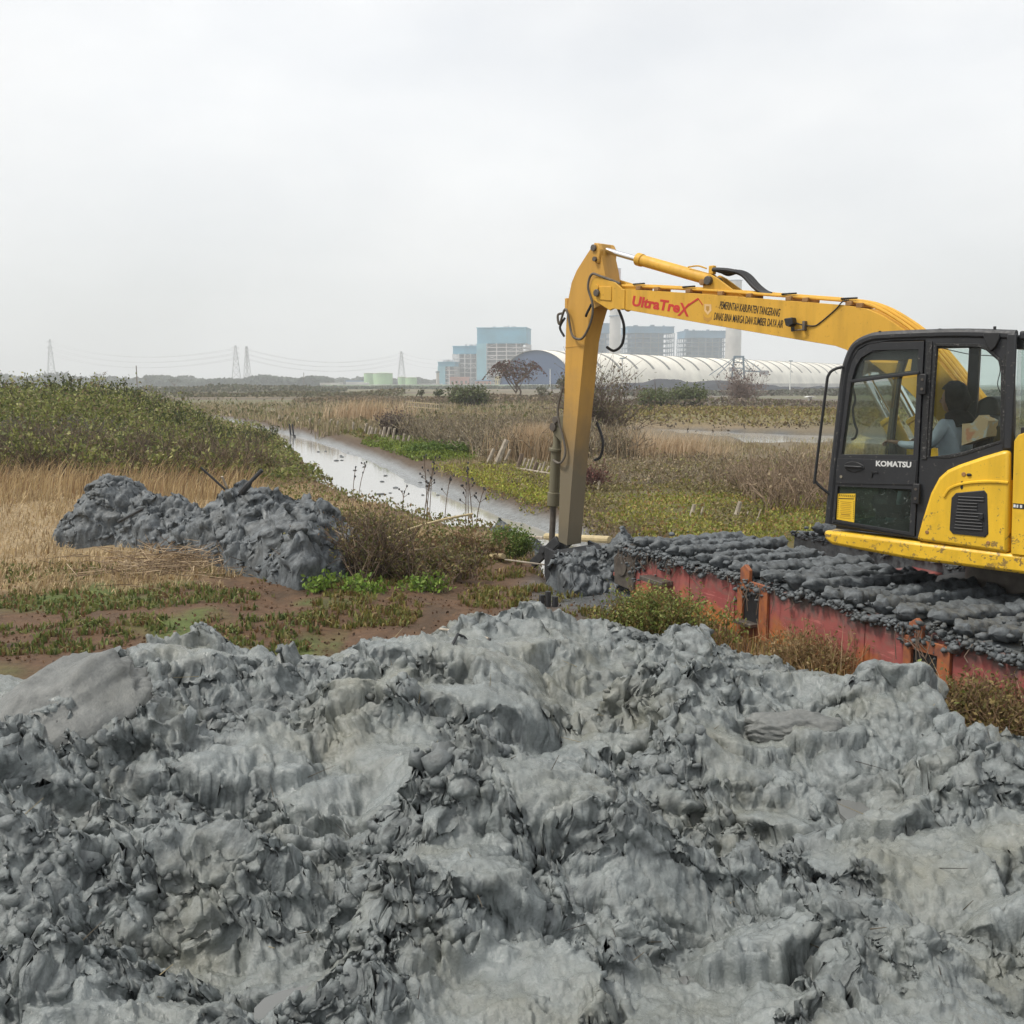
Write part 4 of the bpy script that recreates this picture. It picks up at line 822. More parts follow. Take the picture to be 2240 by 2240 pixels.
MB().plate([(3.725, 3.30), (3.70, 3.265), (3.66, 3.25), (3.615, 3.26), (3.60, 3.29), (3.61, 3.23), (3.66, 3.205), (3.715, 3.235)], [], .178, .1797).plate([(3.685, 3.385), (3.64, 3.38), (3.64, 3.34), (3.662, 3.32), (3.685, 3.345)], [], .1795, .1802).build('emblem_mark', M['t_pale2'], boom)
# pipes and clamps along the top
def top_at(x): return float(np.interp(x, [p[0] for p in reversed(top)], [p[1] for p in reversed(top)]))
for y, dz in ((.13, .045), (.05, .06), (-.05, .06), (-.13, .05)):
    pts = [(x, y, top_at(x) + dz) for x in (5.0, 4.4, 3.8, 3.2, 2.6, 2.1, 1.9, 1.75, 1.6, 1.45, 1.3, 1.15, 1.0, .8, .6, .45)]
    MB().tube(spline(pts, 2), .017, 7).build('oil_pipe', M['boom_yellow'], boom)
for x in (4.70, 4.42, 3.95, 3.50, 3.12, 2.62, 2.42, 1.92, 1.80):
    MB().box((x, .06, top_at(x) + .022), (.07, .24, .045)).build('pipe_clamp', M['rustbrown'], boom, .004)
    if x in (4.70, 3.95, 2.62, 1.92): MB().tube([(x + .1, .15, top_at(x) + .075), (x - .08, .15, top_at(x) + .072)], .01, 5).build('clamp_bolt', M['black2'], boom)
# work lamp with bracket and cable
wl_ = MB().box((2.40, .20, 3.11), (.03, .05, .10)).bar((2.40, .22, 3.07), (2.50, .24, 3.065), .015, .012).build('lamp_bracket', M['steel'], boom, .003)
MB().plate([(2.60, 3.19), (2.50, 3.20), (2.485, 3.13), (2.53, 3.10), (2.575, 3.115)], [], .20, .29).build('work_lamp', M['black2'], boom, .01)
MB().tube([(2.515, .245, 3.10), (2.51, .245, 3.055)], .02, 7).build('lamp_swivel', M['black2'], boom)
MB().tube(spline([(2.49, .22, 3.14), (2.42, .2, 3.12), (2.30, .185, 3.105), (2.24, .183, 3.13), (2.14, .183, 3.20), (2.05, .183, 3.27), (1.98, .19, 3.335), (1.92, .17, 3.35)], 5), .007, 6).build('lamp_cable', M['rubber'], boom)
MB().plate([(1.73, 2.98), (1.67, 2.98), (1.66, 2.92), (1.74, 2.92)], [[(1.715, 2.965), (1.685, 2.965), (1.68, 2.935), (1.72, 2.935)]], .17, .19).build('lifting_eye', M['steel'], boom)
# boom cylinders under the boom
for y in (.27, -.27):
    bc = MB().cyl((1.0, y, 1.50), (1.36, y, 2.12), .085, n=18).build('boom_cylinder', M['yellow'], EX, .01)
    MB().cyl((1.36, y, 2.12), (1.385, y, 2.165), .095, n=18).build('cylinder_collar', M['yellow'], bc, .01)
    MB().cyl((1.385, y, 2.165), (1.66, y, 2.60), .045, n=14).build('cylinder_rod', M['chrome'], bc)
    MB().cyl((1.69, y - .06, 2.66), (1.69, y + .06, 2.66), .09, n=16).build('rod_eye', M['steel'], bc, .01)
MB().cyl((1.69, -.35, 2.66), (1.69, .35, 2.66), .04, n=12).build('cylinder_pin', M['steel'], EX)
# stick cylinder on top of the boom
br = MB().plate([(3.80, 3.53), (3.78, 3.72), (3.70, 3.75), (3.60, 3.70), (3.30, 3.50), (3.2, 3.455)], [], -.11, -.08).plate([(3.80, 3.53), (3.78, 3.72), (3.70, 3.75), (3.60, 3.70), (3.30, 3.50), (3.2, 3.455)], [], .08, .11).build('cylinder_bracket', M['boom_yellow'], EX, .005)
ac = MB().cyl((3.72, 0, 3.682), (4.855, 0, 4.022), .068, n=22).build('stick_cylinder', M['boom_yellow'], EX, .008)
MB().cyl((4.78, 0, 4.0), (4.865, 0, 4.025), .078, n=22).build('cylinder_collar', M['boom_yellow'], ac, .008)
MB().cyl((4.86, 0, 4.023), (5.46, 0, 4.203), .036, n=16).build('cylinder_rod', M['chrome'], ac)
MB().cyl((3.70, -.15, 3.675), (3.70, .155, 3.675), .05, n=16).build('cylinder_pin', M['steel'], ac, .005)
MB().cyl((3.78, .09, 3.66), (3.78, .15, 3.66), .035, n=12).build('pin_keeper', M['rustbrown'], ac)
MB().box((3.72, .03, 3.80), (.07, .06, .10)).build('port_block', M['boom_yellow'], ac, .01)
MB().tube(spline([(4.05, .05, 3.86), (3.9, .06, 3.86), (3.78, .06, 3.82)], 4), .009, 6).build('thin_pipe', M['boom_yellow'], ac)
for dy in (0, .07, -.06):
    MB().tube(spline([(3.68, dy, 3.80), (3.55, dy + .02, 3.765 + dy * .3), (3.40, dy + .03, 3.76), (3.28, dy, 3.71), (3.14, dy, 3.58), (3.02, dy, 3.50), (2.90, dy, 3.475)], 5), .024, 8).build('hydraulic_hose', M['rubber'], ac)
# --- stick
sp_l = [(5.452, 4.265), (5.60, 4.12), (5.76, 3.95), (5.85, 3.80), (5.90, 3.62), (5.935, 3.35), (5.945, 3.2), (5.968, 2.3), (6.03, 1.46), (6.065, .40), (5.90, .36), (5.775, 1.66), (5.685, 2.40), (5.607, 3.049), (5.55, 3.25), (5.47, 3.45), (5.26, 3.52), (5.24, 3.70), (5.28, 3.90), (5.34, 4.1), (5.385, 4.255)]
stk = yplate('stick', sp_l, [], -.13, .13, M['stick_yellow'], EX, .008)
for y in (.13, -.13): yplate('side_plate', sp_l, [], y - .007, y + .007, M['stick_yellow'], stk, .003)
MB().plate([(5.47, 4.245), (5.385, 4.255), (5.33, 4.17), (5.36, 4.0), (5.43, 4.02), (5.475, 4.12)], [], .09, .16).plate([(5.47, 4.245), (5.385, 4.255), (5.33, 4.17), (5.36, 4.0), (5.43, 4.02), (5.475, 4.12)], [], -.16, -.09).build('stick_ear', M['stick_yellow'], stk, .012)
MB().cyl((5.44, -.19, 4.20), (5.44, .185, 4.20), .042, n=16).build('stick_pin', M['steel'], stk, .004)
MB().cyl((5.415, .15, 4.06), (5.415, .19, 4.06), .03, n=12).build('pin_keeper', M['steel'], stk)
MB().box((5.98, .05, 3.53), (.05, .1, .17)).build('hose_bracket', M['stick_yellow'], stk, .004)
MB().bar((5.955, .138, 2.98), (5.60, .138, 2.995), .012, .006, (0, 1, 0)).build('weld_seam', M['stick_yellow'], stk)
for w, pts in ((.016, [(5.98, .14, 3.42), (6.06, .17, 3.40), (6.03, .17, 3.28), (5.93, .18, 3.46) , (5.86, .19, 3.40), (5.79, .19, 3.15), (5.70, .19, 3.08), (5.58, .19, 3.10), (5.44, .20, 3.30), (5.42, .2, 3.50), (5.50, .2, 3.72), (5.44, .2, 3.87), (5.30, .19, 3.84), (5.0, .16, 3.73)]),
               (.018, [(5.34, -.2, 3.46), (5.26, -.22, 3.25), (5.28, -.22, 3.02), (5.40, -.2, 2.93), (5.52, -.19, 2.98)]),
               (.016, [(5.44, .2, 3.50), (5.52, .19, 3.40), (5.56, .17, 3.36)]), (.016, [(5.96, .14, 3.36), (6.03, .16, 3.24), (5.97, .14, 3.12)])):
    MB().tube(spline(pts, 6), w, 8).build('hydraulic_hose', M['hose_dirty'] if w == .016 and len(pts) > 10 else M['rubber'], stk)
MB().tube(spline([(5.985, .15, 2.45), (6.05, .17, 2.2), (6.02, .18, 2.0), (5.94, .18, 1.8), (5.90, .18, 1.6), (5.97, .19, 1.47), (6.10, .15, 1.47), (6.2, .1, 1.49)], 6), .016, 8).build('hydraulic_hose', M['hose_dirty'], stk)
MB().tube(spline([(5.66, -.17, 2.0), (5.58, -.2, 1.75), (5.62, -.2, 1.55), (5.70, -.17, 1.5)], 6), .018, 8).build('hydraulic_hose', M['rubber'], stk)
MB().plate([(5.99, 2.10), (6.24, 2.06), (6.27, 1.93), (6.24, 1.85), (6.0, 1.66)], [], -.07, -.03).plate([(5.99, 2.10), (6.24, 2.06), (6.27, 1.93), (6.24, 1.85), (6.0, 1.66)], [], .03, .07).build('cylinder_bracket', M['cyl_dirty'], stk, .006)
kc = MB().tube([(6.225, 0, 1.90), (6.235, 0, 1.68), (6.245, 0, 1.60)], [.05, .055, .075], 14).cyl((6.245, 0, 1.60), (6.29, 0, .88), .072, n=20).build('bucket_cylinder', M['cyl_dirty'], EX, .005)
MB().cyl((6.281, 0, 1.04), (6.292, 0, .85), .09, n=20).build('cylinder_collar', M['cyl_dirty'], kc, .008)
MB().cyl((6.243, 0, 1.64), (6.247, 0, 1.60), .098, n=20).build('cylinder_flange', M['cyl_dirty'], kc, .006)
MB().cyl((6.29, 0, .88), (6.325, 0, .28), .042, n=14).build('cylinder_rod', M['steel'], kc)
MB().cyl((6.223, -.1, 1.93), (6.223, .1, 1.93), .055, n=16).build('cylinder_pin', M['steel'], kc, .004)
MB().cyl((6.17, .06, 2.03), (6.17, .11, 2.03), .045, n=14).build('pin_keeper', M['steel'], kc, .004)
MB().bar((6.06, .14, .42), (6.56, .14, .02), .05, .13).bar((6.06, -.14, .42), (6.56, -.14, .02), .05, .13).build('bucket_link', M['wood_dark'], EX, .012)
MB().cyl((6.32, -.2, .26), (6.32, .2, .26), .055, n=14).build('link_pin', M['wood_dark'], EX, .004)
# bucket sunk in the heap: curved shell, side plates, teeth
bk = [(6.02, .36), (5.86, .32), (5.6, .22), (5.35, .06), (5.22, -.12), (5.18, -.35), (5.25, -.5), (5.5, -.6), (5.9, -.4), (6.02, .0)]
bo = MB().plate(bk, [], .40, .44).plate(bk, [], -.44, -.40)
arc = [(5.86, .32), (5.6, .22), (5.35, .06), (5.22, -.12), (5.18, -.35), (5.25, -.5)]
for a, b in zip(arc[:-1], arc[1:]): bo.bar((a[0], 0, a[1]), (b[0], 0, b[1]), .84, .03, (0, 0, 1) if abs(a[0] - b[0]) > .1 else (1, 0, 0))
bo = bo.build('bucket', M['wood_dark'], EX)
for y in (-.36, -.18, 0, .18, .36): MB().plate([(5.25, -.48), (5.22, -.55), (5.42, -.72), (5.32, -.5)], [], y - .03, y + .03).build('tooth', M['steel'], bo)

# ------------------------------------------------------------------ operator in the cab
def skin_body(name, J, E, mat, parent, sub=2):
    me = bpy.data.meshes.new(name); me.from_pydata([j[:3] for j in J], E, [])
    o = bpy.data.objects.new(name, me); C.objects.link(o); o.parent = parent
    o.modifiers.new('skin', 'SKIN'); me.skin_vertices.new() if not me.skin_vertices else None
    for i, j in enumerate(J):
        rx = j[3]; me.skin_vertices[0].data[i].radius = (rx, j[4] if len(j) > 4 else rx)
    me.skin_vertices[0].data[0].use_root = True
    s = o.modifiers.new('sub', 'SUBSURF'); s.levels = sub; s.render_levels = sub
    me.materials.append(mat); return o
PE = empty('person', (0, 0, 0), 0); bpy.context.view_layer.update()
PE.matrix_world = EX.matrix_world @ Matrix.Translation((.42, .87, 1.63))
tag(PE, 'person in a pale blue shirt and dark headwear seated at the levers inside the cab', 'person')
M['shirt'] = plain('pale_blue_shirt', (.52, .58, .68), .85, .12, 9); M['trousers'] = plain('dark_trousers', (.05, .04, .045), .9); M['skin'] = plain('skin', (.30, .16, .10), .55, .1, 8); M['hood'] = plain('dark_headwear', (.028, .026, .028), .9, .5, 14)
J = [(0, 0, .04, .13, .16), (.02, 0, .22, .12, .15), (.04, 0, .42, .12, .17), (.04, 0, .54, .06, .07), (.05, 0, .60, .055),      # pelvis..neck
     (.07, .17, .52, .065), (.15, .22, .34, .05), (.38, .20, .33, .036), (.47, .18, .345, .026),                                   # left arm
     (.07, -.17, .52, .065), (.15, -.24, .33, .05), (.36, -.29, .32, .036), (.45, -.30, .345, .026),
     (.06, .09, 0, .09), (.42, .11, .02, .075), (.52, .11, -.34, .05), (.60, .11, -.37, .045), (.06, -.09, 0, .09), (.42, -.11, .02, .075), (.52, -.11, -.34, .05), (.60, -.11, -.37, .045)]
E_ = [(0, 1), (1, 2), (2, 3), (3, 4), (2, 5), (5, 6), (6, 7), (7, 8), (2, 9), (9, 10), (10, 11), (11, 12), (0, 13), (13, 14), (14, 15), (15, 16), (0, 17), (17, 18), (18, 19), (19, 20)]
body = skin_body('body', J, E_, M['shirt'], PE)
def limb(name, pts, rad, mat):
    return MB().tube(spline(pts, 5), list(np.interp(np.linspace(0, 1, (len(pts) - 1) * 5 + 1), np.linspace(0, 1, len(rad)), rad)), 12).build(name, mat, PE)
for s in (1, -1): limb('trousers', [(.02, s * .09, .03), (.42, s * .11, .03), (.50, s * .11, -.05), (.53, s * .11, -.34)], [.115, .10, .085, .065], M['trousers'])
# head: skull, face with nose and ear, dark headwear over the back and neck
n, m = 40, 48; i, j = np.meshgrid(np.linspace(0, math.pi, n), np.linspace(0, 2 * math.pi, m, endpoint=False), indexing='ij')
d = np.stack([np.sin(i) * np.cos(j), np.sin(i) * np.sin(j), np.cos(i)], -1); q = d * np.array((.098, .077, .122))
fr_ = np.clip(d[..., 0], 0, 1)
q[..., 0] += .026 * np.exp(-((d[..., 2] + .12) / .14)**2 - (d[..., 1] / .16)**2) * fr_            # nose
q[..., 0] -= .010 * np.exp(-((d[..., 2] - .10) / .10)**2 - ((np.abs(d[..., 1]) - .36) / .14)**2) * fr_   # eye sockets
q[..., 0] += .008 * np.exp(-((d[..., 2] + .42) / .06)**2 - (d[..., 1] / .25)**2) * fr_ + .012 * np.exp(-((d[..., 2] + .8) / .2)**2) * fr_  # lips, chin
hc = np.array((.075, 0, .735)); head = mesh_np('head', q.reshape(-1, 3) + hc, grid_faces(n, m, True)[:, ::-1], M['skin'], PE)
for s in (1, -1):
    MB().lump((.075 - .005, s * .078, .73), (.022, .010, .034), 2, amp=.1).build('ear', M['skin'], head); MB().lump((.155, s * .03, .748), (.012, .012, .009), 4, amp=.02).build('eye', M['t_black'], head)
q2 = d * np.array((.128, .108, .150)); nz = fbm(d[..., 1] * 4 + d[..., 2] * 3, d[..., 0] * 4, 3, 5); q2 *= (1 + .05 * nz)[..., None]
q2[..., 0] -= .16 * sm(.35, .75, d[..., 0]) * sm(.52, .25, d[..., 2]); q2[..., 0] -= .03 * sm(.3, -.8, d[..., 2])
mesh_np('headwear', q2.reshape(-1, 3) + hc + np.array((-.012, 0, .018)), grid_faces(n, m, True)[:, ::-1], M['hood'], PE)
limb('neck_cloth', [(.06, 0, .64), (.02, 0, .57), (-.02, 0, .50)], [.085, .11, .13], M['hood'])
for s, hx, hy, hz_ in ((1, .47, .18, .345), (-1, .45, -.30, .345)):
    JJ = [(hx - .02, hy, hz_, .028, .02), (hx + .03, hy, hz_ + .01, .036, .018), (hx + .075, hy, hz_ + .012, .034, .016)]; EE = [(0, 1), (1, 2)]
    for f, (dy, L) in enumerate(((-.03, .062), (-.01, .072), (.01, .068), (.03, .054))):
        k0 = len(JJ); JJ += [(hx + .085 + L * .4, hy + dy, hz_ + .014, .0095), (hx + .085 + L * .85, hy + dy, hz_ - .012, .0085), (hx + .085 + L * .7, hy + dy, hz_ - .035, .0075)]
        EE += [(2, k0), (k0, k0 + 1), (k0 + 1, k0 + 2)]
    k0 = len(JJ); JJ += [(hx + .04, hy - s * .04, hz_ - .005, .012), (hx + .075, hy - s * .05, hz_ - .02, .009)]; EE += [(1, k0), (k0, k0 + 1)]
    skin_body('hand', JJ, EE, M['skin'], PE, 1)
# cardboard box behind the operator
t = NT('printed_cardboard'); n1 = t.noise(14, 3, .5); c = t.mix(t.rng(n1, .58, .66), (.50, .36, .21), (.42, .43, .40)); c = t.mix(t.rng(t.noise(9, 2, .5), .62, .68), c, (.48, .22, .12)); t.set(Base_Color=c, Roughness=.8)
bx = MB().plate([(.23, 1.99), (.03, 2.07), (.02, 2.20), (.10, 2.245), (.15, 2.18), (.235, 2.17)], [], 1.06, 1.26).build('cardboard_box', t.m)
bx.matrix_world = EX.matrix_world.copy(); tag(bx, 'open printed cardboard box behind the driver seat inside the cab', 'box')
# ------------------------------------------------------------------ vegetation builders (vectorised)
def rc(cols, n, var=.2, g=rng):
    cols = np.asarray(cols, float); c = cols[g.integers(0, len(cols), n)]; return np.clip(c * g.uniform(1 - var, 1 + var, (n, 1)), 0, 1)
def blades(name, P, h, w, cols, lean=.35, parent=None, mat='straw', var=.25, wind=(0, 0), g=rng):
    n = len(P); h = h * g.uniform(.55, 1.25, n); a = g.uniform(0, 6.283, n); L = np.abs(g.normal(0, lean, n)) * h
    dx, dy = np.cos(a) * L + wind[0] * h, np.sin(a) * L + wind[1] * h; f = g.uniform(0, 6.283, n); sx, sy = np.cos(f) * w / 2, np.sin(f) * w / 2
    x, y, z = P.T; V = np.empty((n, 5, 3))
    V[:, 0] = np.stack([x - sx, y - sy, z - .03], -1); V[:, 1] = np.stack([x + sx, y + sy, z - .03], -1)
    mx, my, mz_ = x + dx * .32, y + dy * .32, z + h * .58
    V[:, 2] = np.stack([mx + sx * .7, my + sy * .7, mz_], -1); V[:, 3] = np.stack([mx - sx * .7, my - sy * .7, mz_], -1)
    V[:, 4] = np.stack([x + dx, y + dy, z + np.sqrt(np.maximum(h * h - .5 * L * L, .1 * h * h))], -1)
    b = np.arange(n)[:, None] * 5; F = np.concatenate([b + np.array([[0, 1, 2]]), b + np.array([[0, 2, 3]]), b + np.array([[3, 2, 4]])])
    return mesh_np(name, V.reshape(-1, 3), F, M[mat], parent, np.repeat(rc(cols, n, var, g), 5, 0), smooth=False)
def leaves(name, P, size, cols, parent=None, up=.5, var=.3, g=rng, aspect=.55):
    n = len(P); s = size * g.uniform(.6, 1.35, n)[:, None]
    d = g.normal(0, 1, (n, 3)); d[:, 2] += up; d /= np.linalg.norm(d, axis=1, keepdims=True)
    e = np.cross(d, g.normal(0, 1, (n, 3))); e /= np.linalg.norm(e, axis=1, keepdims=True)
    V = np.stack([P - d * s * .5, P + e * s * .5 * aspect, P + d * s * .5, P - e * s * .5 * aspect], 1)
    F = np.arange(n)[:, None] * 4 + np.array([[0, 1, 2, 3]])
    return mesh_np(name, V.reshape(-1, 3), F, M['leaf'], parent, np.repeat(rc(cols, n, var, g), 4, 0), smooth=False)
def twigs(name, A, B, r, cols, parent=None, var=.3, g=rng, mat='twig'):
    """three sided tapered sticks from A to B"""
    n = len(A); d = B - A; d = d / np.maximum(np.linalg.norm(d, axis=1, keepdims=True), 1e-6)
    e = np.cross(d, np.array([.31, .17, .93])); e /= np.linalg.norm(e, axis=1, keepdims=True); f = np.cross(d, e)
    r = np.broadcast_to(np.asarray(r, float), (n,)); V = np.empty((n, 6, 3))
    for k in range(3):
        o = e * math.cos(2.094 * k) + f * math.sin(2.094 * k); V[:, k] = A + o * r[:, None]; V[:, 3 + k] = B + o * r[:, None] * .45
    b = np.arange(n)[:, None] * 6; F = np.concatenate([b + np.array([[k, (k + 1) % 3, 3 + (k + 1) % 3, 3 + k]]) for k in range(3)])
    return mesh_np(name, V.reshape(-1, 3), F, M[mat], parent, np.repeat(rc(cols, n, var, g), 6, 0), smooth=False)
def branching(base, h, spread, n, levels=3, g=rng, up=.75):
    """n stems from base points: returns segment arrays A, B and tips"""
    A, B, Rr = [], [], []
    p = base[g.integers(0, len(base), n)] + g.normal(0, .03, (n, 3)) * np.array((1, 1, 0)); d = g.normal(0, spread, (n, 3)); d[:, 2] = np.abs(d[:, 2]) + up; d /= np.linalg.norm(d, axis=1, keepdims=True)
    L = h * g.uniform(.35, .65, n); r = 1.; pts = []
    for lv in range(levels):
        q = p + d * L[:, None]; A.append(p); B.append(q); Rr.append(np.full(len(p), r)); pts.append(q); pts.append((p + q) / 2)
        k = 2
        p = np.repeat(q if lv else p + (q - p) * g.uniform(.5, 1, (len(p), 1)), k, 0); d = np.repeat(d, k, 0) + g.normal(0, .45, (len(p), 3)); d[:, 2] += .12; d /= np.linalg.norm(d, axis=1, keepdims=True)
        L = np.repeat(L, k) * g.uniform(.45, .85, len(p)); r *= .6
    return np.concatenate(A), np.concatenate(B), np.concatenate(Rr), np.concatenate(pts)
def scatter(n, x0, x1, y0, y1, keep=None, g=rng, persp=True):
    """random points, denser towards the camera side when persp"""
    u = g.uniform(0, 1, n); y = (1 / (1 / y0 + u * (1 / y1 - 1 / y0))) if persp else g.uniform(y0, y1, n)
    x = g.uniform(x0, x1, n); P = np.stack([x, y], -1)
    if keep is not None: P = P[keep(x, y)]
    return np.column_stack([P, gh(P[:, 0], P[:, 1])])
def stuff(o, label=None): tag(o, label, kind='stuff'); return o
STR = [(.50, .39, .22), (.56, .45, .28), (.42, .32, .18), (.46, .34, .19), (.30, .21, .12)]
BRN = [(.16, .105, .065), (.21, .15, .095), (.12, .08, .05), (.25, .185, .12)]
GRN = [(.085, .125, .025), (.12, .16, .035), (.06, .095, .022), (.17, .20, .05)]
YGR = [(.29, .29, .06), (.22, .25, .05), (.36, .31, .09), (.18, .20, .045), (.30, .18, .075)]
# --- shrub mound on the left bank
def shrub_h(x, y): return 1.5 * (.34 + .66 * sm(.8, 5.0, xL(y) - x)) * (.72 + .34 * fbm(x * .35, y * .35, 3, 61)) * (.8 + .45 * fbm(x * 1.1, y * 1.1, 3, 62))
kp = lambda x, y: (xL(y) - x > .35) & (y > 25.6 + 1.6 * fbm(x * .3, x * 0, 2, 63) - .12 * (x + 12))
P = scatter(140000, -30, -4.0, 25, 60, kp); h = shrub_h(P[:, 0], P[:, 1]); cl = fbm(P[:, 0] * 1.6, P[:, 1] * 1.6, 3, 64)
u = rng.uniform(0, 1, len(P))**.45; P[:, 2] += h * u * (1 + .38 * cl); front = (P[:, 1] < 27.6) & (u < .55)
keepm = (rng.uniform(0, 1, len(P)) < np.where(front, .35, 1.)) & (cl > -.75); P = P[keepm]
br = fbm(P[:, 0] * .25, P[:, 1] * .25 + P[:, 2], 3, 66); g_ = br > -.55 + .25 * rng.normal(0, 1, len(P)) * .5
stuff(leaves('shrubbery', P[g_], .115, [(.20, .225, .055), (.26, .275, .08), (.15, .18, .048), (.33, .32, .13), (.10, .12, .04), (.2, .155, .085)], up=.7))
stuff(leaves('shrubbery', P[~g_], .11, [(.15, .13, .055), (.19, .175, .06), (.12, .095, .05), (.22, .17, .10), (.10, .11, .04)], up=.8))
B0 = scatter(2600, -28, -5.0, 25, 29, lambda x, y: kp(x, y) & (x < -6.5)); A, B, r_, tp = branching(B0, 1.15, .4, 1150, 3)
stuff(twigs('shrub_stems', A, B, .012 * r_ + .003, [(.14, .10, .07), (.21, .16, .11), (.09, .065, .05)]))
B0 = scatter(900, -28, -9, 33, 44, kp); B0[:, 2] += .8 * shrub_h(B0[:, 0], B0[:, 1]); A, B, r_, tp = branching(B0, .6, .3, 700, 2)
stuff(twigs('shrub_stems', A, B, .012 * r_ + .004, [(.07, .07, .04)])); stuff(leaves('shrubbery', tp + rng.normal(0, .05, tp.shape), .12, [(.06, .08, .025), (.09, .10, .03)]))
# --- dry grass field on the left
kp = lambda x, y: (xL(y) - x > .3 + .5 * rng.uniform(0, 1, len(x))) & (y + .5 * fbm(x * .8, y * .8, 3, 11) * 2 - .35 * (x + 3) > 12.9) & (poly_sd(x, y, np.array([(-7.9, 17.3), (-7.2, 16.0), (-5.14, 15.05), (-3.75, 13.4), (-2.6, 12.0), (-2.0, 13.2), (-2.6, 15.2), (-6.2, 17.6)])) < 0)
P = scatter(60000, -20, 1, 12.2, 28, kp)
hh = (.09 + .27 * sm(17, 23, P[:, 1]) * (.6 + .5 * fbm(P[:, 0] * .5, P[:, 1] * .5, 3, 70)) + .10 * sm(-.1, .5, fbm(P[:, 0] * .9, P[:, 1] * .9, 2, 71))) * (.25 + .75 * sm(.3, 3.5, xL(P[:, 1]) - P[:, 0]))
stuff(blades('dry_grass', P, hh, .017, STR, .85, wind=(.25, 0)))
P = scatter(4200, -18, -4.5, 21, 27, lambda x, y: kp(x, y) & (xL(y) - x > 2.5)); stuff(blades('tall_dry_grass', P, .7, .02, [(.50, .38, .21), (.40, .29, .15), (.30, .2, .11)], .35, wind=(.3, 0)))
P = scatter(26000, -12, .8, 15.2, 46, lambda x, y: (xL(y) - x > -.15) & (xL(y) - x < 3.4)); stuff(leaves('bank_weeds', P + np.array([0, 0, 1]) * rng.uniform(0, .30, (len(P), 1)) * sm(-.2, 1.2, xL(P[:, 1]) - P[:, 0])[:, None], .075, [(.16, .18, .045), (.22, .2, .07), (.2, .14, .07), (.12, .14, .04), (.26, .2, .11)], up=1))
# --- green patches on the brown soil at the left, and low herbs near the canal
kp = lambda x, y: (fbm(x * .55, y * .9, 3, 72) + .35 * fbm(x * 2.2, y * 2.2, 2, 73) > .0 - .15 * (x < -3.4)) & (y < 13.2 - .35 * (x + 3)) & (x < xL(y) - .3)
P = scatter(24000, -8, -1.9, 9.3, 14.5, lambda x, y: kp(x, y) & (fbm(x * 5, y * 5, 2, 76) > -.1)); stuff(blades('ground_herbs', P, .075, .030, [(.13, .17, .045), (.19, .21, .06), (.09, .12, .035), (.24, .22, .08), (.2, .12, .06)], .9, mat='leaf'))
kp = lambda x, y: (fbm(x * .8, y * .8, 3, 74) > .0) & (x < xL(y) + .1) & (x > -2.2 + .0 * y)
P = scatter(16000, -2.2, 1.1, 10.2, 14.6, lambda x, y: kp(x, y) & (fbm(x * 5, y * 5, 2, 76) > -.1)); stuff(blades('ground_herbs', P, .075, .026, [(.22, .21, .055), (.17, .17, .045), (.28, .21, .08), (.16, .10, .045), (.12, .14, .04)], .9, mat='leaf'))
P = scatter(2500, -.5, .7, 8.6, 9.6); stuff(blades('ground_herbs', P, .14, .02, [(.25, .23, .05), (.19, .19, .045), (.28, .15, .06)], .35, mat='leaf'))
kp = lambda x, y: rng.uniform(0, 1, len(x)) < .25 + .75 * (fbm(x * 1.2, y * 1.2, 3, 75) > .05)
P = scatter(4200, -7.5, 1.2, 9.0, 13, kp); stuff(leaves('soil_litter', P + np.array([0, 0, .010]), .034, [(.16, .09, .05), (.10, .055, .03), (.2, .13, .08), (.07, .045, .03)], up=0, aspect=.8))
# tangle of pale roots in front of the left heap
n = 420; c0 = np.array([-4.6, 13.6, .12]); A = c0 + rng.normal(0, 1, (n, 3)) * np.array([.55, .42, .08]); B = A + rng.normal(0, 1, (n, 3)) * np.array([.26, .2, .09]); A[:, 2] = np.abs(A[:, 2]); B[:, 2] = np.abs(B[:, 2])
stuff(twigs('dry_root_tangle', A, B, .007, [(.42, .32, .21), (.30, .22, .14), (.2, .14, .09)]))
# bits of root and straw stuck in the mud bank
xx, yy = g_c.uniform(-2.6, 2.6, 260), g_c.uniform(2.2, 6.2, 260); zz = mud_bank(xx, yy)[0]; A = np.column_stack([xx, yy, zz - .01]); k_ = yy < np.interp(xx, _cx, _cy) - .1; A = A[k_]; d_ = rng.normal(0, 1, A.shape) * np.array([.06, .06, .03]); d_[:, 2] = np.abs(d_[:, 2]) + .004
stuff(twigs('mud_root_bits', A, A + d_, .0022, [(.05, .045, .04), (.12, .10, .07), (.3, .25, .15)]))
# --- plants as things
def bush(label, name, cat, loc, rad, h, stems, leaf_n, leaf, lcols, tcols, twr=.008, levels=3, spread=.5, group=None, up=.6, straw=False):
    t = empty(name, (loc[0], loc[1], hz(*loc))); tag(t, label, cat, group)
    b = np.column_stack([rng.normal(0, rad * .35, (max(6, stems // 4), 2)), np.zeros(max(6, stems // 4))]); b[:, 2] -= .03
    A, B, r_, tp = branching(b, h, spread, stems, levels, up=.9); twigs('stems', A, B, twr * r_ + twr * .3, tcols, t)['kind'] = 'stuff'
    if leaf_n:
        p = tp[rng.integers(0, len(tp), leaf_n)] + rng.normal(0, leaf * .9, (leaf_n, 3)); p[:, 2] = np.maximum(p[:, 2], .02); leaves('foliage', p, leaf, lcols, t, up)
    return t
OL = [(.19, .17, .06), (.14, .14, .045), (.25, .2, .09), (.17, .11, .06), (.10, .11, .035)]
bush('brown twiggy scrub with small olive leaves at the right end of the left mud heap', 'scrub', 'bush', (-1.75, 12.9), .62, .78, 150, 1900, .045, OL, [(.17, .12, .085), (.26, .2, .14), (.11, .08, .06)], .008)
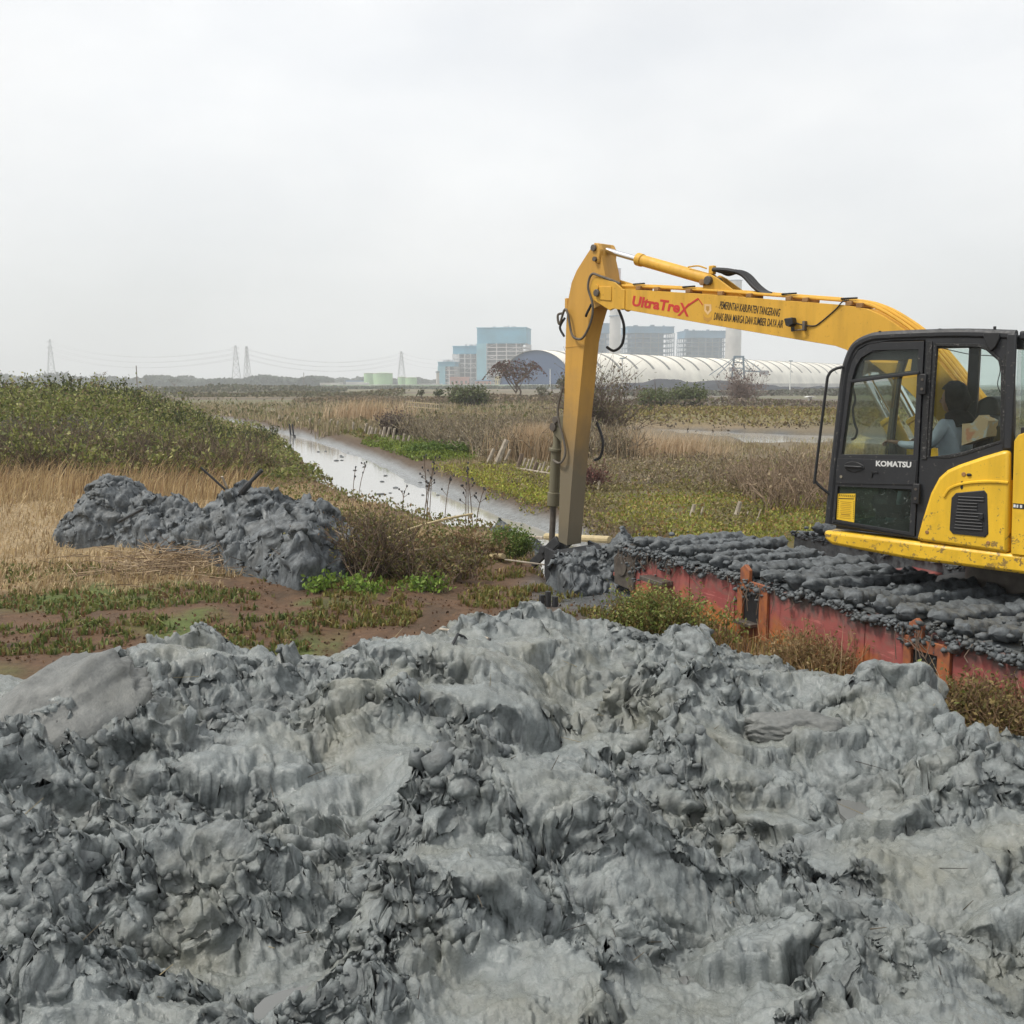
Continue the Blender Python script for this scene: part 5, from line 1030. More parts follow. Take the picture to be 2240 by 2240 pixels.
bush('olive and brown scrub thicket on the bank between the left heap and the canal', 'scrub', 'bush', (-1.0, 13.0), .85, .36, 190, 3600, .042, OL, [(.17, .12, .085), (.24, .18, .13)], .007)
bush('low reddish brown scrub at the canal edge behind the olive thicket', 'scrub', 'bush', (-.75, 14.6), .9, .32, 220, 3900, .045, [(.2, .16, .06), (.23, .13, .075), (.16, .13, .05), (.12, .13, .04)], [(.2, .13, .09)], .007)
bush('brown scrub with yellowish leaves behind the left mud heap by the canal', 'scrub', 'bush', (-2.3, 15.6), .8, .5, 220, 3800, .05, OL, [(.22, .15, .1), (.15, .1, .07)], .008)
for x, y, lab in ((-2.25, 12.25, 'bright green leafy vine at the right foot of the left mud heap'), (-1.75, 12.1, 'bright green leafy sprig under the twiggy scrub'), (-1.05, 12.2, 'pale green leafy sprig at the front of the olive thicket')):
    bush(lab, 'leafy_sprig', 'plant', (x, y), .3, .22, 40, 420, .06, [(.20, .31, .05), (.27, .37, .08), (.13, .22, .04)], [(.2, .2, .1)], .005, 2, up=1)
bush('fluffy bright green bush on the canal bank left of the digging arm', 'green_bush', 'bush', (-.02, 14.9), .36, .36, 160, 6200, .035, [(.10, .17, .03), (.15, .22, .045), (.08, .13, .025), (.19, .22, .06)], [(.1, .12, .04)], .005)
bush('low rounded yellow green bush at the front corner of the red pontoon', 'green_bush', 'bush', (1.36, 9.55), .55, .42, 330, 11000, .034, [(.16, .21, .045), (.22, .25, .06), (.11, .15, .035), (.27, .19, .07), (.25, .27, .09)], [(.16, .12, .05)], .005)
bush('brown green scrub against the rear end of the red hull', 'scrub', 'bush', (3.2, 6.85), .5, .40, 260, 5200, .035, [(.17, .14, .05), (.21, .16, .06), (.13, .12, .04), (.26, .19, .09)], [(.24, .16, .09), (.16, .1, .06)], .006)
bush('dry orange brown weeds along the middle of the red hull', 'scrub', 'bush', (2.55, 8.6), .4, .38, 170, 1500, .032, [(.2, .17, .06), (.28, .2, .1)], [(.36, .25, .13), (.25, .16, .08)], .005)
bush('small bright green weed growing by the rear of the red hull', 'weed', 'plant', (2.62, 6.55), .2, .5, 45, 460, .04, [(.2, .28, .05), (.27, .33, .09)], [(.2, .18, .09)], .005)
P = scatter(5200, 1.4, 4.2, 5.9, 10.2, lambda x, y: (x < 1.25 + (12.06 - y) * .459 - .02) & (x > 1.25 + (12.06 - y) * .459 - .8))
stuff(blades('hull_side_grass', P, .19, .012, [(.42, .30, .14), (.34, .22, .09), (.22, .2, .06), (.28, .15, .06)], .5))
P = scatter(260, 1.6, 4.2, 6.2, 9.8, lambda x, y: (x < 1.25 + (12.06 - y) * .459 - .05) & (x > 1.25 + (12.06 - y) * .459 - .4)); stuff(blades('hull_side_straw', P, .45, .008, [(.55, .42, .28), (.42, .28, .16)], .35))
def dead_stem(label, x, y, h, n, lean=0):
    t = empty('dead_weed', (x, y, hz(x, y))); tag(t, label, 'plant', 'bare dark weed stalks on the canal bank'); mb = MB(); hd = MB()
    for k in range(n):
        a = rng.uniform(-.25, .25) + lean; b = rng.uniform(-.2, .2); hk = h * rng.uniform(.6, 1.05); p0 = Vector((rng.uniform(-.12, .12), rng.uniform(-.08, .08), -.03)); p1 = p0 + Vector((a * hk * .4, b * hk * .4, hk * .55)); p2 = p0 + Vector((a * hk, b * hk, hk))
        mb.tube(spline([p0, p1, p2], 3), .008, 5)
        for q in range(4):
            c = p1.lerp(p2, rng.uniform(0, 1)); e = c + Vector((rng.uniform(-.10, .10), rng.uniform(-.06, .06), rng.uniform(.05, .13))); mb.tube([c, e], .005, 4); hd.lump(e, (.02, .02, .022), q, 4, 6, .3)
        hd.lump(p2, (.016, .016, .03), k, 4, 6, .3)
    mb.build('stalks', M['bark'], t); hd.build('seed_heads', M['wood_dark'], t)['kind'] = 'stuff'
dead_stem('tall bare weed stalks standing up before the middle of the canal', -1.55, 19.0, 1.35, 5)
dead_stem('leaning bare stalk right of the tall bare weed stalks', -1.25, 18.6, 1.1, 1, .35)
dead_stem('right cluster of bare weed stalks before the canal water', -.72, 17.6, 1.25, 4, .12)
dead_stem('small bare stalk at the top left of the near canal bank', -3.5, 22.6, .95, 2)
dead_stem('short bare stalk with a tufted top left of the tall weed stalks', -2.05, 19.4, .7, 1, .15)
# --- right bank: brush, grasses and low herbs
kp = lambda x, y: (x - xR(y) > .25 + .5 * fbm(y * .5, x * .5, 2, 80)) & ((poly_sd(x, y, _pond) < -.8))
P = scatter(66000, -1.5, 13, 16.0, 31, lambda x, y: kp(x, y) & (fbm(x * .7, y * .7, 3, 81) > -.55) & ((x - 1.3) * .909 + (y - 12.06) * .417 > -9))
br = fbm(P[:, 0] * .45, P[:, 1] * .45, 3, 82) + .02 * (P[:, 1] - 24)
c_ = br < .12 + .2 * rng.normal(0, 1, len(P)) * .5
stuff(leaves('ground_cover', P[c_] + np.array([0, 0, 1]) * rng.uniform(.0, .14, (c_.sum(), 1)), .065, YGR, up=1.2))
stuff(leaves('brown_ground_cover', P[~c_] + np.array([0, 0, 1]) * rng.uniform(.0, .25, ((~c_).sum(), 1)), .07, [(.21, .175, .075), (.25, .21, .10), (.19, .185, .065), (.28, .22, .12), (.14, .11, .06)], up=.9))
P = scatter(16000, -2.4, 1.3, 19.0, 30.5, lambda x, y: (x - xR(y) > .35) & (x - xR(y) < 3.6)); stuff(leaves('lush_ground_cover', P + np.array([0, 0, 1]) * rng.uniform(0, .16, (len(P), 1)), .07, [(.34, .36, .06), (.42, .40, .08), (.25, .30, .05), (.29, .24, .06)], up=1.3))
P = scatter(9000, -6.5, -1.2, 33.5, 47, lambda x, y: (x - xR(y) > .5) & (x - xR(y) < 4.0)); stuff(leaves('lush_ground_cover', P + np.array([0, 0, 1]) * rng.uniform(0, .16, (len(P), 1)), .12, [(.15, .21, .035), (.21, .26, .045), (.11, .15, .03)], up=1.3))
P = scatter(5000, -16, -6, 45, 70, lambda x, y: (x - xR(y) > 1.2) & (x - xR(y) < 4.5)); stuff(leaves('lush_ground_cover', P + np.array([0, 0, 1]) * rng.uniform(0, .16, (len(P), 1)), .2, [(.19, .18, .05), (.14, .15, .045), (.2, .15, .07)], up=1.3))
def brush(name, n, x0, x1, y0, y1, keep, h, cols, lv=3, tw=.010, lf=0, lcol=None):
    B0 = scatter(n, x0, x1, y0, y1, keep); A, B, r_, tp = branching(B0, h, .42, n, lv); stuff(twigs(name, A, B, tw * r_ + tw * .35, cols))
    if lf: stuff(leaves('dry_leaves', tp[rng.integers(0, len(tp), lf)] + rng.normal(0, .06, (lf, 3)), .085, lcol, up=.6))
BR2 = [(.22, .185, .135), (.29, .25, .18), (.16, .13, .09), (.35, .30, .21)]
LB = [(.24, .185, .11), (.30, .235, .145), (.19, .145, .09), (.23, .215, .085), (.35, .28, .19)]
brush('dead_brush', 2300, -9.5, 4.2, 33, 50, lambda x, y: kp(x, y) & (x - xR(y) > 3.0), 1.1, BR2, 3, .016, 16000, LB)
brush('dead_brush', 2300, 1.5, 12.5, 24, 38, lambda x, y: kp(x, y) & (y < 34 - .2 * (x - 5)), .30, BR2, 3, .010, 12000, LB)
brush('dead_brush', 500, 5.0, 8.5, 19.5, 25, lambda x, y: kp(x, y), .95, [(.3, .225, .155), (.22, .16, .11)], 3, .010, 900, LB)
P = scatter(26000, -2, 14, 26, 44, lambda x, y: kp(x, y) & (fbm(x * .4, y * .4, 3, 85) > -.2)); stuff(blades('dry_brush_grass', P, .20, .022, [(.38, .30, .18), (.30, .23, .14), (.44, .36, .23), (.24, .19, .11), (.24, .22, .09)], .6))
P = scatter(9000, -60, 10, 60, 150, lambda x, y: kp(x, y) & (fbm(x * .05, y * .08, 3, 87) > .05)); stuff(leaves('field_weeds', P + np.array([0, 0, 1]) * rng.uniform(0, .5, (len(P), 1)), .42, [(.13, .145, .05), (.17, .16, .07), (.11, .115, .05), (.2, .17, .1)], up=.9))
P = scatter(26000, -38, 12, 50, 130, lambda x, y: kp(x, y) & (fbm(x * .15, y * .15, 3, 86) > -.25) & ~((y > 44) & (x > 4) & (y + .36 * (x - 12) < 95))); stuff(blades('field_grass', P, .6, .06, [(.38, .31, .19), (.30, .24, .15), (.44, .36, .23), (.23, .19, .12), (.22, .21, .09)], .6))
P = scatter(26000, 4, 46, 50, 90, lambda x, y: (y + .36 * (x - 12) > 62) & (y + .36 * (x - 12) < 89)); stuff(leaves('dike_ground_cover', P + np.array([0, 0, 1]) * rng.uniform(0, .3, (len(P), 1)), .24, [(.25, .22, .07), (.2, .18, .06), (.3, .24, .1), (.17, .13, .07), (.22, .15, .08)], up=1))
P = scatter(5000, 5, 44, 46, 75, lambda x, y: (y + .36 * (x - 12) > 58.5) & (y + .36 * (x - 12) < 63)); stuff(leaves('dike_edge_weeds', P + np.array([0, 0, 1]) * rng.uniform(0, .4, (len(P), 1)), .2, [(.10, .08, .06), (.14, .11, .07)], up=.6))
def straw_tuft(label, x, y, rad, n, h, w=.02):
    t = empty('straw_tuft', (x, y, hz(x, y))); tag(t, label, 'grass tuft', 'tall straw tufts on the far bank')
    p = np.column_stack([rng.normal(0, rad, n), rng.normal(0, rad * .7, n), np.zeros(n)]); blades('blades', p, h, w, [(.56, .43, .28), (.48, .35, .22), (.62, .50, .35), (.40, .29, .18)], .32, t, wind=(.12, 0))
straw_tuft('tall pale straw tuft left of the digging arm', .75, 34.0, .62, 2600, 1.15)
straw_tuft('long straw clump just right of the digging arm', 3.4, 35.5, .8, 1900, .95)
straw_tuft('straw clump further right of the digging arm before the pond', 5.2, 34.0, .9, 1500, .8)
straw_tuft('pale straw tuft at the left of the brown brush far along the canal', -9.2, 66, 1.3, 900, 1.5, .05)
bush('tall bare grey brown shrub behind the digging arm', 'shrub', 'shrub', (3.3, 38.5), 1.1, 2.5, 120, 2100, .11, [(.13, .13, .065), (.17, .16, .09), (.2, .155, .11)], [(.19, .15, .12), (.14, .105, .085)], .020, 4, .33)
bush('dark green shrub low in the brush left of the digging arm', 'shrub', 'shrub', (-.2, 36.5), .6, .8, 60, 1300, .10, [(.09, .12, .03), (.12, .13, .04)], [(.15, .11, .08)], .012)
bush('purple brown shrub behind the stake row', 'shrub', 'shrub', (-5.6, 50.0), .8, 1.0, 80, 1400, .13, [(.10, .075, .065), (.13, .10, .08)], [(.12, .09, .08)], .014)
bush('round green shrub at the left of the far stake row', 'shrub', 'shrub', (-2.9, 37.2), 1.5, .36, 90, 2600, .10, [(.09, .15, .03), (.13, .19, .04)], [(.1, .1, .05)], .012)
bush('dark red brown shrub right of the foot of the digging arm', 'shrub', 'shrub', (1.95, 24.6), .42, .55, 80, 900, .06, [(.14, .065, .05), (.2, .085, .07), (.10, .05, .045)], [(.12, .07, .06)], .008)
bush('spreading green shrub on the dike beyond the pond', 'shrub', 'shrub', (20.5, 118), 2.6, 2.0, 120, 2400, .36, [(.09, .115, .04), (.12, .14, .05)], [(.12, .1, .07)], .03)
bush('long green shrub behind the dike left of the spreading shrub', 'shrub', 'shrub', (15.6, 112), 2.2, 1.4, 110, 2200, .34, [(.10, .13, .045), (.13, .15, .06)], [(.12, .1, .07)], .03)
bush('bare brown bush between the dike and the coal heap', 'shrub', 'shrub', (28.5, 128), 2.0, 3.4, 90, 700, .3, [(.2, .15, .13)], [(.24, .18, .15)], .03, 4)
# --- wooden stakes
sg = 'old wooden stakes along the far canal bank'
ST = [(-15.53, 68.3, 'leftmost stake'), (-14.98, 66.8, 'second stake'), (-14.41, 65.4, 'third stake'), (-13.22, 62.8, 'fourth stake'), (-12.03, 60.3, 'fifth stake'), (-11.27, 59.2, 'sixth stake'), (-10.17, 57.0, 'seventh stake'), (-9.51, 55.6, 'eighth stake'),
      (-8.15, 52.2, 'ninth stake'), (-7.95, 52.6, 'tenth stake'), (-7.19, 49.7, 'eleventh stake'), (-6.92, 48.9, 'twelfth stake'), (-6.76, 48.6, 'thirteenth stake'), (-6.6, 48.6, 'fourteenth stake'), (-6.27, 48.2, 'fifteenth stake'), (-6.05, 47.7, 'sixteenth stake'),
      (-5.79, 47.2, 'seventeenth stake'), (-5.32, 45.4, 'eighteenth stake'), (-5.14, 45.4, 'nineteenth stake'), (-4.77, 44.7, 'twentieth stake'), (-4.62, 44.7, 'last stake')]
def stake(x, y, h, lx, ly, r, label, group=sg, mat='wood'):
    z = hz(x, y) - .15; o = MB().tube([(0, 0, 0), (lx * .5, ly * .5, h * .5 + .08), (lx, ly, h + .15)], [r, r * .95, r * .8], 7).build('wooden_stake', M[mat]); o.location = (x, y, z)
    return tag(o, label, 'stake', group)
for k, (x, y, w) in enumerate(ST):
    h = [1.15, 1.2, 1.35, 1.2, 1.15, 1.2, 1.25, 1.2, 1.35, .9, 1.3, 1.2, 1.1, 1.0, .9, 1.2, 1.25, 1.35, .6, 1.0, .8][k]
    stake(x, y, h * .42, rng.uniform(.08, .2), rng.uniform(-.1, .1), .065 if k % 3 else .085, w + ', counted from the left, in the leaning row on the far canal bank')
for x, y, h, w in ((-12.2, 56.6, 1.1, 'left'), (-11.85, 55.7, 1.25, 'middle'), (-11.38, 54.0, .8, 'right')): stake(x, y, h * .55, -.06, 0, .05, w + ' of the three dark stakes standing in the canal water', 'stakes in the water', 'wood_dark')
stake(-2.18, 39.0, .75, .35, 0, .11, 'short thick stake leaning in the scrub right of the stake row')
stake(-.58, 30.8, .85, .42, 0, .10, 'thick leaning post left of the broken bamboo fence'); stake(-.85, 32.2, .5, .28, 0, .07, 'pale short stake left of the thick leaning post'); stake(-.35, 31.0, .55, .3, 0, .05, 'thin stake right of the thick leaning post')
for x, y, h, lx, r, w in ((3.36, 19.3, .27, .10, .045, 'pale stake in the herbs before the pontoon tracks'), (3.55, 19.4, .2, .1, .02, 'thin stick beside the pale stake before the tracks'), (4.08, 18.8, .38, .14, .05, 'grey stake at the back edge of the tracks'), (4.2, 18.65, .2, .14, .015, 'thin twig stake right of the grey stake'), (1.93, 23.4, .33, .08, .025, 'pale short stake beside the red brown shrub'), (4.36, 18.3, .24, .12, .014, 'thin pale stake left of the cab hand rail')):
    stake(x, y, h, lx, 0, r, w, 'short stakes in the herbs behind the tracks')
fn = empty('bamboo_fence', (.05, 29.0, hz(.3, 28.3))); tag(fn, 'broken low bamboo fence leaning right left of the digging arm', 'fence')
for k in range(10):
    x = .05 + k * .105; y = -.0 - k * .17; MB().tube([(x, y, -.1), (x + .18, y, .46 - .025 * k + .08 * (k % 3 == 0))], .028 if k not in (0, 4) else .06, 6).build('fence_slat', M['wood'] if k not in (0, 4) else M['bark'], fn)
MB().tube([(.05, -.05, .14), (1.0, -1.5, .10)], .03, 6).build('fence_rail', M['wood'], fn)
# debris floating in the canal
for k, (x, y, s, lab) in enumerate(((-3.35, 26.0, .10, 'dark clod floating in the upper canal'), (-1.05, 20.9, .07, 'dark floating clod before the tall weed stalks'), (.15, 18.9, .09, 'flat dark clod floating in the lower canal'))):
    tag(MB().lump((x, y, WATER_Z + .005), (s * 1.6, s, s * .22), k, 6, 9, .3).build('floating_clod', M['wood_dark']), lab, 'mud clod', 'clods floating in the canal')
cl = MB()
for i in range(22):
    y = rng.uniform(17, 44); a, b = float(xL(y)), float(xR(y)); w = np.clip(rng.normal(.72, .2), .1, 1.05); s = rng.uniform(.015, .05) * (.5 + y / 40)
    cl.lump((a + (b - a) * w, y, WATER_Z + .01 + .05 * (w > .9)), (s * 1.8, s * 1.3, s * .5), i, 4, 6, .35)
stuff(cl.build('canal_debris', M['mud_dark'], ang=80))
# ------------------------------------------------------------------ far: power station, tanks, pylons, tree line
def at(px, py, Yd):
    """point of the place seen in direction (px, py) of the 1932 px survey picture, at Yd metres ahead"""
    u, v = (px - 966) / 1932, (966 - py) / 1932; dy = math.cos(PITCH) + v * math.sin(PITCH); k = Yd / dy
    return Vector((u * k, Yd, EYE + k * (v * math.cos(PITCH) - math.sin(PITCH))))
FM = lambda n, c, r=.7: plain(n, c, r, .2, .06)
M['f_blue'] = FM('blue_cladding', (.115, .36, .50)); M['f_blue2'] = FM('pale_blue_cladding', (.22, .46, .55)); M['f_steel'] = FM('grey_steelwork', (.17, .24, .30)); M['f_white'] = FM('white_steelwork', (.62, .58, .57)); M['f_case'] = FM('boiler_casing', (.36, .36, .38))
M['f_dblue'] = FM('slate_blue_cladding', (.085, .23, .36)); M['f_dome'] = FM('cream_membrane', (.84, .79, .68)); M['f_end'] = FM('blue_grey_end_wall', (.035, .075, .17)); M['f_strip'] = FM('dark_skylight', (.16, .15, .13)); M['f_tank'] = FM('pale_green_tank', (.42, .60, .36)); M['f_conc'] = FM('pale_concrete', (.50, .47, .43)); M['f_red'] = FM('faded_red_band', (.50, .33, .31))
M['f_coal'] = plain('coal', (.014, .017, .026), .9, .4, .2); M['f_pink'] = FM('pink_roofing', (.50, .27, .22)); M['f_pylon'] = FM('galvanised_steel', (.38, .38, .38)); M['f_wall'] = FM('pale_green_wall', (.55, .66, .52)); M['f_bwhite'] = FM('white_wall', (.72, .72, .70)); M['f_roofb'] = FM('blue_roof', (.16, .28, .46)); M['f_yel'] = FM('yellow_tower', (.60, .50, .22))
def frame_block(px0, px1, ptop, pbase, Yd, depth, nx, nz, label, band, mats, stair=None, rot=0, case=(.15, .85)):
    a, b = at(px0, pbase, Yd), at(px1, pbase, Yd); top = at(px0, ptop, Yd).z; W = b.x - a.x; H = top
    t = empty('boiler_house', ((a.x + b.x) / 2, Yd + depth / 2, 0), rot); tag(t, label, 'power plant building', 'boiler houses of the power station')
    hb = band * H; m = MB(); m.box((0, 0, H - hb / 2), (W, depth, hb)); m.build('cladding_band', mats[0], t)
    MB().box((0, 0, H + .4), (W + 1.2, depth + 1.2, .8)).build('roof', mats[0], t)
    MB().box((W * ((case[0] + case[1]) / 2 - .5), depth * .08, (H - hb) / 2), (W * (case[1] - case[0]), depth * .6, H - hb - .2)).build('boiler_casing', mats[2], t)
    fr = MB()
    for i in range(nx + 1):
        x = -W / 2 + W * i / nx
        for y in (-depth / 2, depth / 2): fr.bar((x, y, 0), (x, y, H - hb), .9)
    for i in range(5):
        y = -depth / 2 + depth * i / 4
        for x in (-W / 2, W / 2): fr.bar((x, y, 0), (x, y, H - hb), .9)
    for k in range(1, nz): 
        z = (H - hb) * k / nz
        for y in (-depth / 2, depth / 2): fr.bar((-W / 2, y, z), (W / 2, y, z), .5, .7)
        for x in (-W / 2, W / 2): fr.bar((x, -depth / 2, z), (x, depth / 2, z), .5, .7)
    fr.build('steel_frame', mats[1], t)
    bc = MB(); g = random.Random(int(px0))
    for k in range(nz):
        for i in range(nx):
            if g.random() < .4:
                z0, z1 = (H - hb) * k / nz, (H - hb) * (k + 1) / nz; x0, x1 = -W / 2 + W * i / nx, -W / 2 + W * (i + 1) / nx
                bc.bar((x0, -depth / 2, z0), (x1, -depth / 2, z1), .35); 
                if g.random() < .5: bc.bar((x0, -depth / 2, z1), (x1, -depth / 2, z0), .35)
    bc.build('bracing', mats[1], t)
    for k in range(1, nz, 1):
        z = (H - hb) * k / nz; MB().box((0, 0, z - .2), (W - .5, depth - .5, .3)).build('floor_deck', mats[2], t)
    if stair: MB().box((-W / 2 + W * stair / 2 - .4, -depth / 2 + depth * .2, (H - hb) / 2), (W * stair, depth * .45, H - hb)).build('stair_tower', mats[3], t)
    ro = MB()
    for k in range(4): ro.box((W * g.uniform(-.4, .4), 0, H + 1.6), (g.uniform(1.5, 5), 3, 2 + g.random() * 2))
    ro.build('roof_vents', mats[1], t); return t
A4 = [M['f_blue'], M['f_white'], M['f_case'], M['f_blue2']]; B4 = [M['f_dblue'], M['f_steel'], M['f_dblue'], M['f_dblue']]
frame_block(905, 998, 619, 737, 1050, 40, 5, 11, 'tall blue topped boiler house with exposed white steel frame, tallest of the row', .26, A4, .20, R(-8))
frame_block(859, 904, 654, 737, 1080, 34, 4, 7, 'mid height blue topped boiler house left of the tallest one', .18, A4, None, R(-8))
frame_block(830, 862, 684, 737, 1060, 26, 3, 5, 'lowest pale blue building at the left end of the boiler houses', .16, A4, .45, R(-8))
frame_block(1180, 1268, 617, 737, 1150, 40, 6, 11, 'grey blue boiler house framed in steel seen between arm and boom, left one', .10, B4, None, R(4), (.12, .82))
frame_block(1288, 1366, 625, 737, 1180, 40, 6, 11, 'grey blue boiler house beside the wide chimney under the boom, right one', .12, B4, None, R(4), (.2, .98))
frame_block(1112, 1150, 611, 737, 1200, 36, 3, 10, 'slate blue boiler house half hidden behind the digging arm', .15, B4, None, R(4))
def chimney(px, ptop, w, Yd, label, band):
    c = at(px, 737, Yd); H = at(px, ptop, Yd).z; r = w / 1932 * Yd / 2; t = empty('chimney', (c.x, Yd, 0)); tag(t, label, 'chimney', 'chimneys of the power station')
    MB().tube([(0, 0, 0), (0, 0, H * .55), (0, 0, H * .88)], [r * 1.08, r * .98, r * .9], 32).build('shaft', M['f_conc'], t)
    MB().tube([(0, 0, H * .88), (0, 0, H)], [r * .9, r * .88], 32).build('top_band', band, t); MB().tube([(0, 0, H), (0, 0, H + .6)], [r * .95, r * .95], 32).build('rim', M['f_steel'], t)
    MB().tube([(0, 0, H * .6), (0, 0, H * .6 + 1)], [r * 1.15, r * 1.15], 32).build('gallery', M['f_steel'], t)
chimney(1159, 508, 21, 1120, 'tall slim chimney right behind the top of the digging arm', M['f_red'])
chimney(1381, 530, 29, 1130, 'wide pale chimney rising behind the boom', M['f_conc'])
# barrel vaulted coal hall
t = empty('coal_hall', (13.5, 610, 0)); tag(t, 'long cream barrel vaulted hall with curved dark strips and a blue grey end wall', 'hall')
ax = Vector((326, 440, 0)); L = ax.length; ax.normalize(); sd = Vector((ax.y, -ax.x, 0)); HW, HH = 27., 22.5
def arch(u, a, rad=1.): return ax * u + sd * (HW * rad * math.cos(a)) + Vector((0, 0, HH * rad * math.sin(a)))
nu, na = 40, 48; V = [arch(L * i / nu, math.pi * k / na) for i in range(nu + 1) for k in range(na + 1)]
mb = MB(); mb.add(V, [(i * (na + 1) + k, i * (na + 1) + k + 1, (i + 1) * (na + 1) + k + 1, (i + 1) * (na + 1) + k) for i in range(nu) for k in range(na)])
V2 = [arch(L * i, math.pi * k / na, .985) for i in (0, 1) for k in range(na + 1)]; mb.build('vault', M['f_dome'], t)
for u, nm in ((1.0, 'end_wall'), (L - 1., 'rear_wall')):
    mb = MB(); mb.add([arch(u, math.pi * k / na, .995) for k in range(na + 1)] + [arch(u + .8, math.pi * k / na, .995) for k in range(na + 1)], [tuple(range(na + 1)), tuple(range(2 * na + 1, na, -1))]); mb.build(nm, M['f_end'], t)
for s in range(24):
    u0 = 14 + s * (L - 20) / 24; mb = MB(); n = 14; a0, a1 = R(33), R(96); w = 2.6
    vs = [arch(u0 + d, a0 + (a1 - a0) * k / n, r_) for k in range(n + 1) for d in (0, w) for r_ in (1.012, 1.002)]
    fs = []
    for k in range(n):
        b = k * 4; fs += [(b, b + 2, b + 6, b + 4), (b, b + 4, b + 5, b + 1), (b + 2, b + 3, b + 7, b + 6)]
    mb.add(vs, fs); mb.build('skylight_strip', M['f_strip'], t)
MB().bar(arch(3, math.pi * .02) + Vector((0, 0, 0)), arch(L, math.pi * .02), 2.4, 3.5).build('plinth', M['f_conc'], t)
# coal heaps, stacker
def ridge(name, pts, Yd, dep, mat, label, cat, base=760, seed=1):
    n = 160; xs = np.linspace(pts[0][0], pts[-1][0], n); tp = np.interp(xs, [p[0] for p in pts], [p[1] for p in pts]); m = 26
    V = []
    for i in range(n):
        P = at(xs[i], tp[i], Yd); 
        for k in range(m):
            q = k / (m - 1); e = math.sin(math.pi * min(1, max(0, q)))**.8; z = -1 + (P.z + 1) * e
            V.append((P.x * (1 + (q - .5) * dep / Yd), Yd + (q - .5) * dep, z))
    V = np.array(V); nz = fbm(V[:, 0] * .09, V[:, 1] * .09, 4, seed); V[:, 2] += 1.0 * nz * (V[:, 2] > 0); V[:, 0] += 1.2 * nz
    o = mesh_np(name, V, grid_faces(n, m)[:, ::-1], mat); return tag(o, label, cat)
ridge('coal_heap', [(1060, 742), (1150, 727), (1180, 726), (1216, 722), (1232, 716), (1268, 716.5), (1296, 721), (1330, 720), (1400, 723), (1440, 729), (1500, 731), (1600, 733), (1750, 734), (2100, 740)], 470, 60, M['f_coal'], 'long dark blue grey coal heap in front of the vaulted hall', 'coal heap')
ridge('ash_bank', [(1170, 752), (1230, 746), (1330, 745), (1420, 743), (1550, 741), (1700, 742), (1950, 744), (2200, 752)], 260, 50, plain('grey_ash', (.15, .155, .16), .95, .2, .3), 'low pale grey ash bank before the coal heap', 'bank', seed=4)
t = empty('stacker', at(1393, 726, 455) - Vector((0, 0, 0))); t.location.z = 0; tag(t, 'grey coal stacker with a lattice mast and counterweight arm standing on the coal heap', 'stacker')
zb = 4.5; sx = 455 / 1932
tw = MB()
for x in (-3, 2.6): tw.bar((x, 0, zb), (x * .7, 0, 14.5), .7)
for z in (7, 9.5, 12): tw.bar((-2.6, 0, z), (2.2, 0, z), .4)
tw.bar((-3, 0, zb), (2.2, 0, 9.5), .35).bar((2.6, 0, zb), (-2.2, 0, 9.5), .35).bar((-2.4, 0, 14.5), (2.2, 0, 14.5), .8); tw.build('lattice_mast', M['f_steel'], t)
MB().bar((2, 0, 8.3), (12, 0, 8.0), .6).build('boom_arm', M['f_steel'], t); MB().box((11.2, 0, 7.6), (3.6, 2, 1.8)).build('counterweight_box', M['f_case'], t); MB().box((-2.8, 0, 9), (2.4, 2, 1.8)).build('cabin', M['f_case'], t)
MB().bar((-1.4, 0, 14.5), (-13, 0, 6.4), .3).bar((-1.4, 0, 14.2), (-9.5, 0, 6.4), .3).bar((1.4, 0, 14.5), (10, 0, 8.4), .25).bar((1.4, 0, 14.5), (6, 0, 8.4), .25).build('stay_rods', M['f_steel'], t)
# lamp masts
for px, p0, p1, Yd, lab in ((1174, 676, 748, 320, 'slim white lamp mast just right of the digging arm'), (1492, 681, 738, 420, 'slim white lamp mast left of the cab before the vaulted hall'), (1038, 696, 736, 520, 'slim white lamp mast by the blue grey end wall')):
    P = at(px, p0, Yd); t = empty('lamp_mast', (P.x, Yd, 0)); tag(t, lab, 'lamp mast', 'lamp masts of the coal yard'); MB().tube([(0, 0, 0), (0, 0, P.z)], [.28, .2], 6).build('pole', M['f_bwhite'], t); MB().box((0, 0, P.z), (1.6, .5, .35)).build('lamp_head', M['f_steel'], t)
# tanks
for px0, px1, p0, Yd, lab in ((687, 706, 704, 930, 'pale green storage tank at the far left, half behind the big one'), (705, 741, 704, 900, 'largest pale green storage tank'), (751, 767, 711, 930, 'small pale green tank behind the lowest tank'), (765, 787, 712, 890, 'low pale green tank at the right end of the tanks')):
    c = at((px0 + px1) / 2, 735, Yd); H = at(px0, p0, Yd).z; r = (px1 - px0) / 1932 * Yd / 2; t = empty('storage_tank', (c.x, Yd, 0)); tag(t, lab, 'storage tank', 'pale green storage tanks')
    MB().cyl((0, 0, 0), (0, 0, H), r, n=36).build('shell', M['f_tank'], t); MB().tube([(0, 0, H), (0, 0, H + .06 * r)], [r * 1.02, r * .3], 36).build('roof', M['f_tank'], t)
    MB().tube([(0, 0, H - .5), (0, 0, H)], [r * 1.03, r * 1.03], 36, False).build('rim_walkway', M['f_conc'], t)
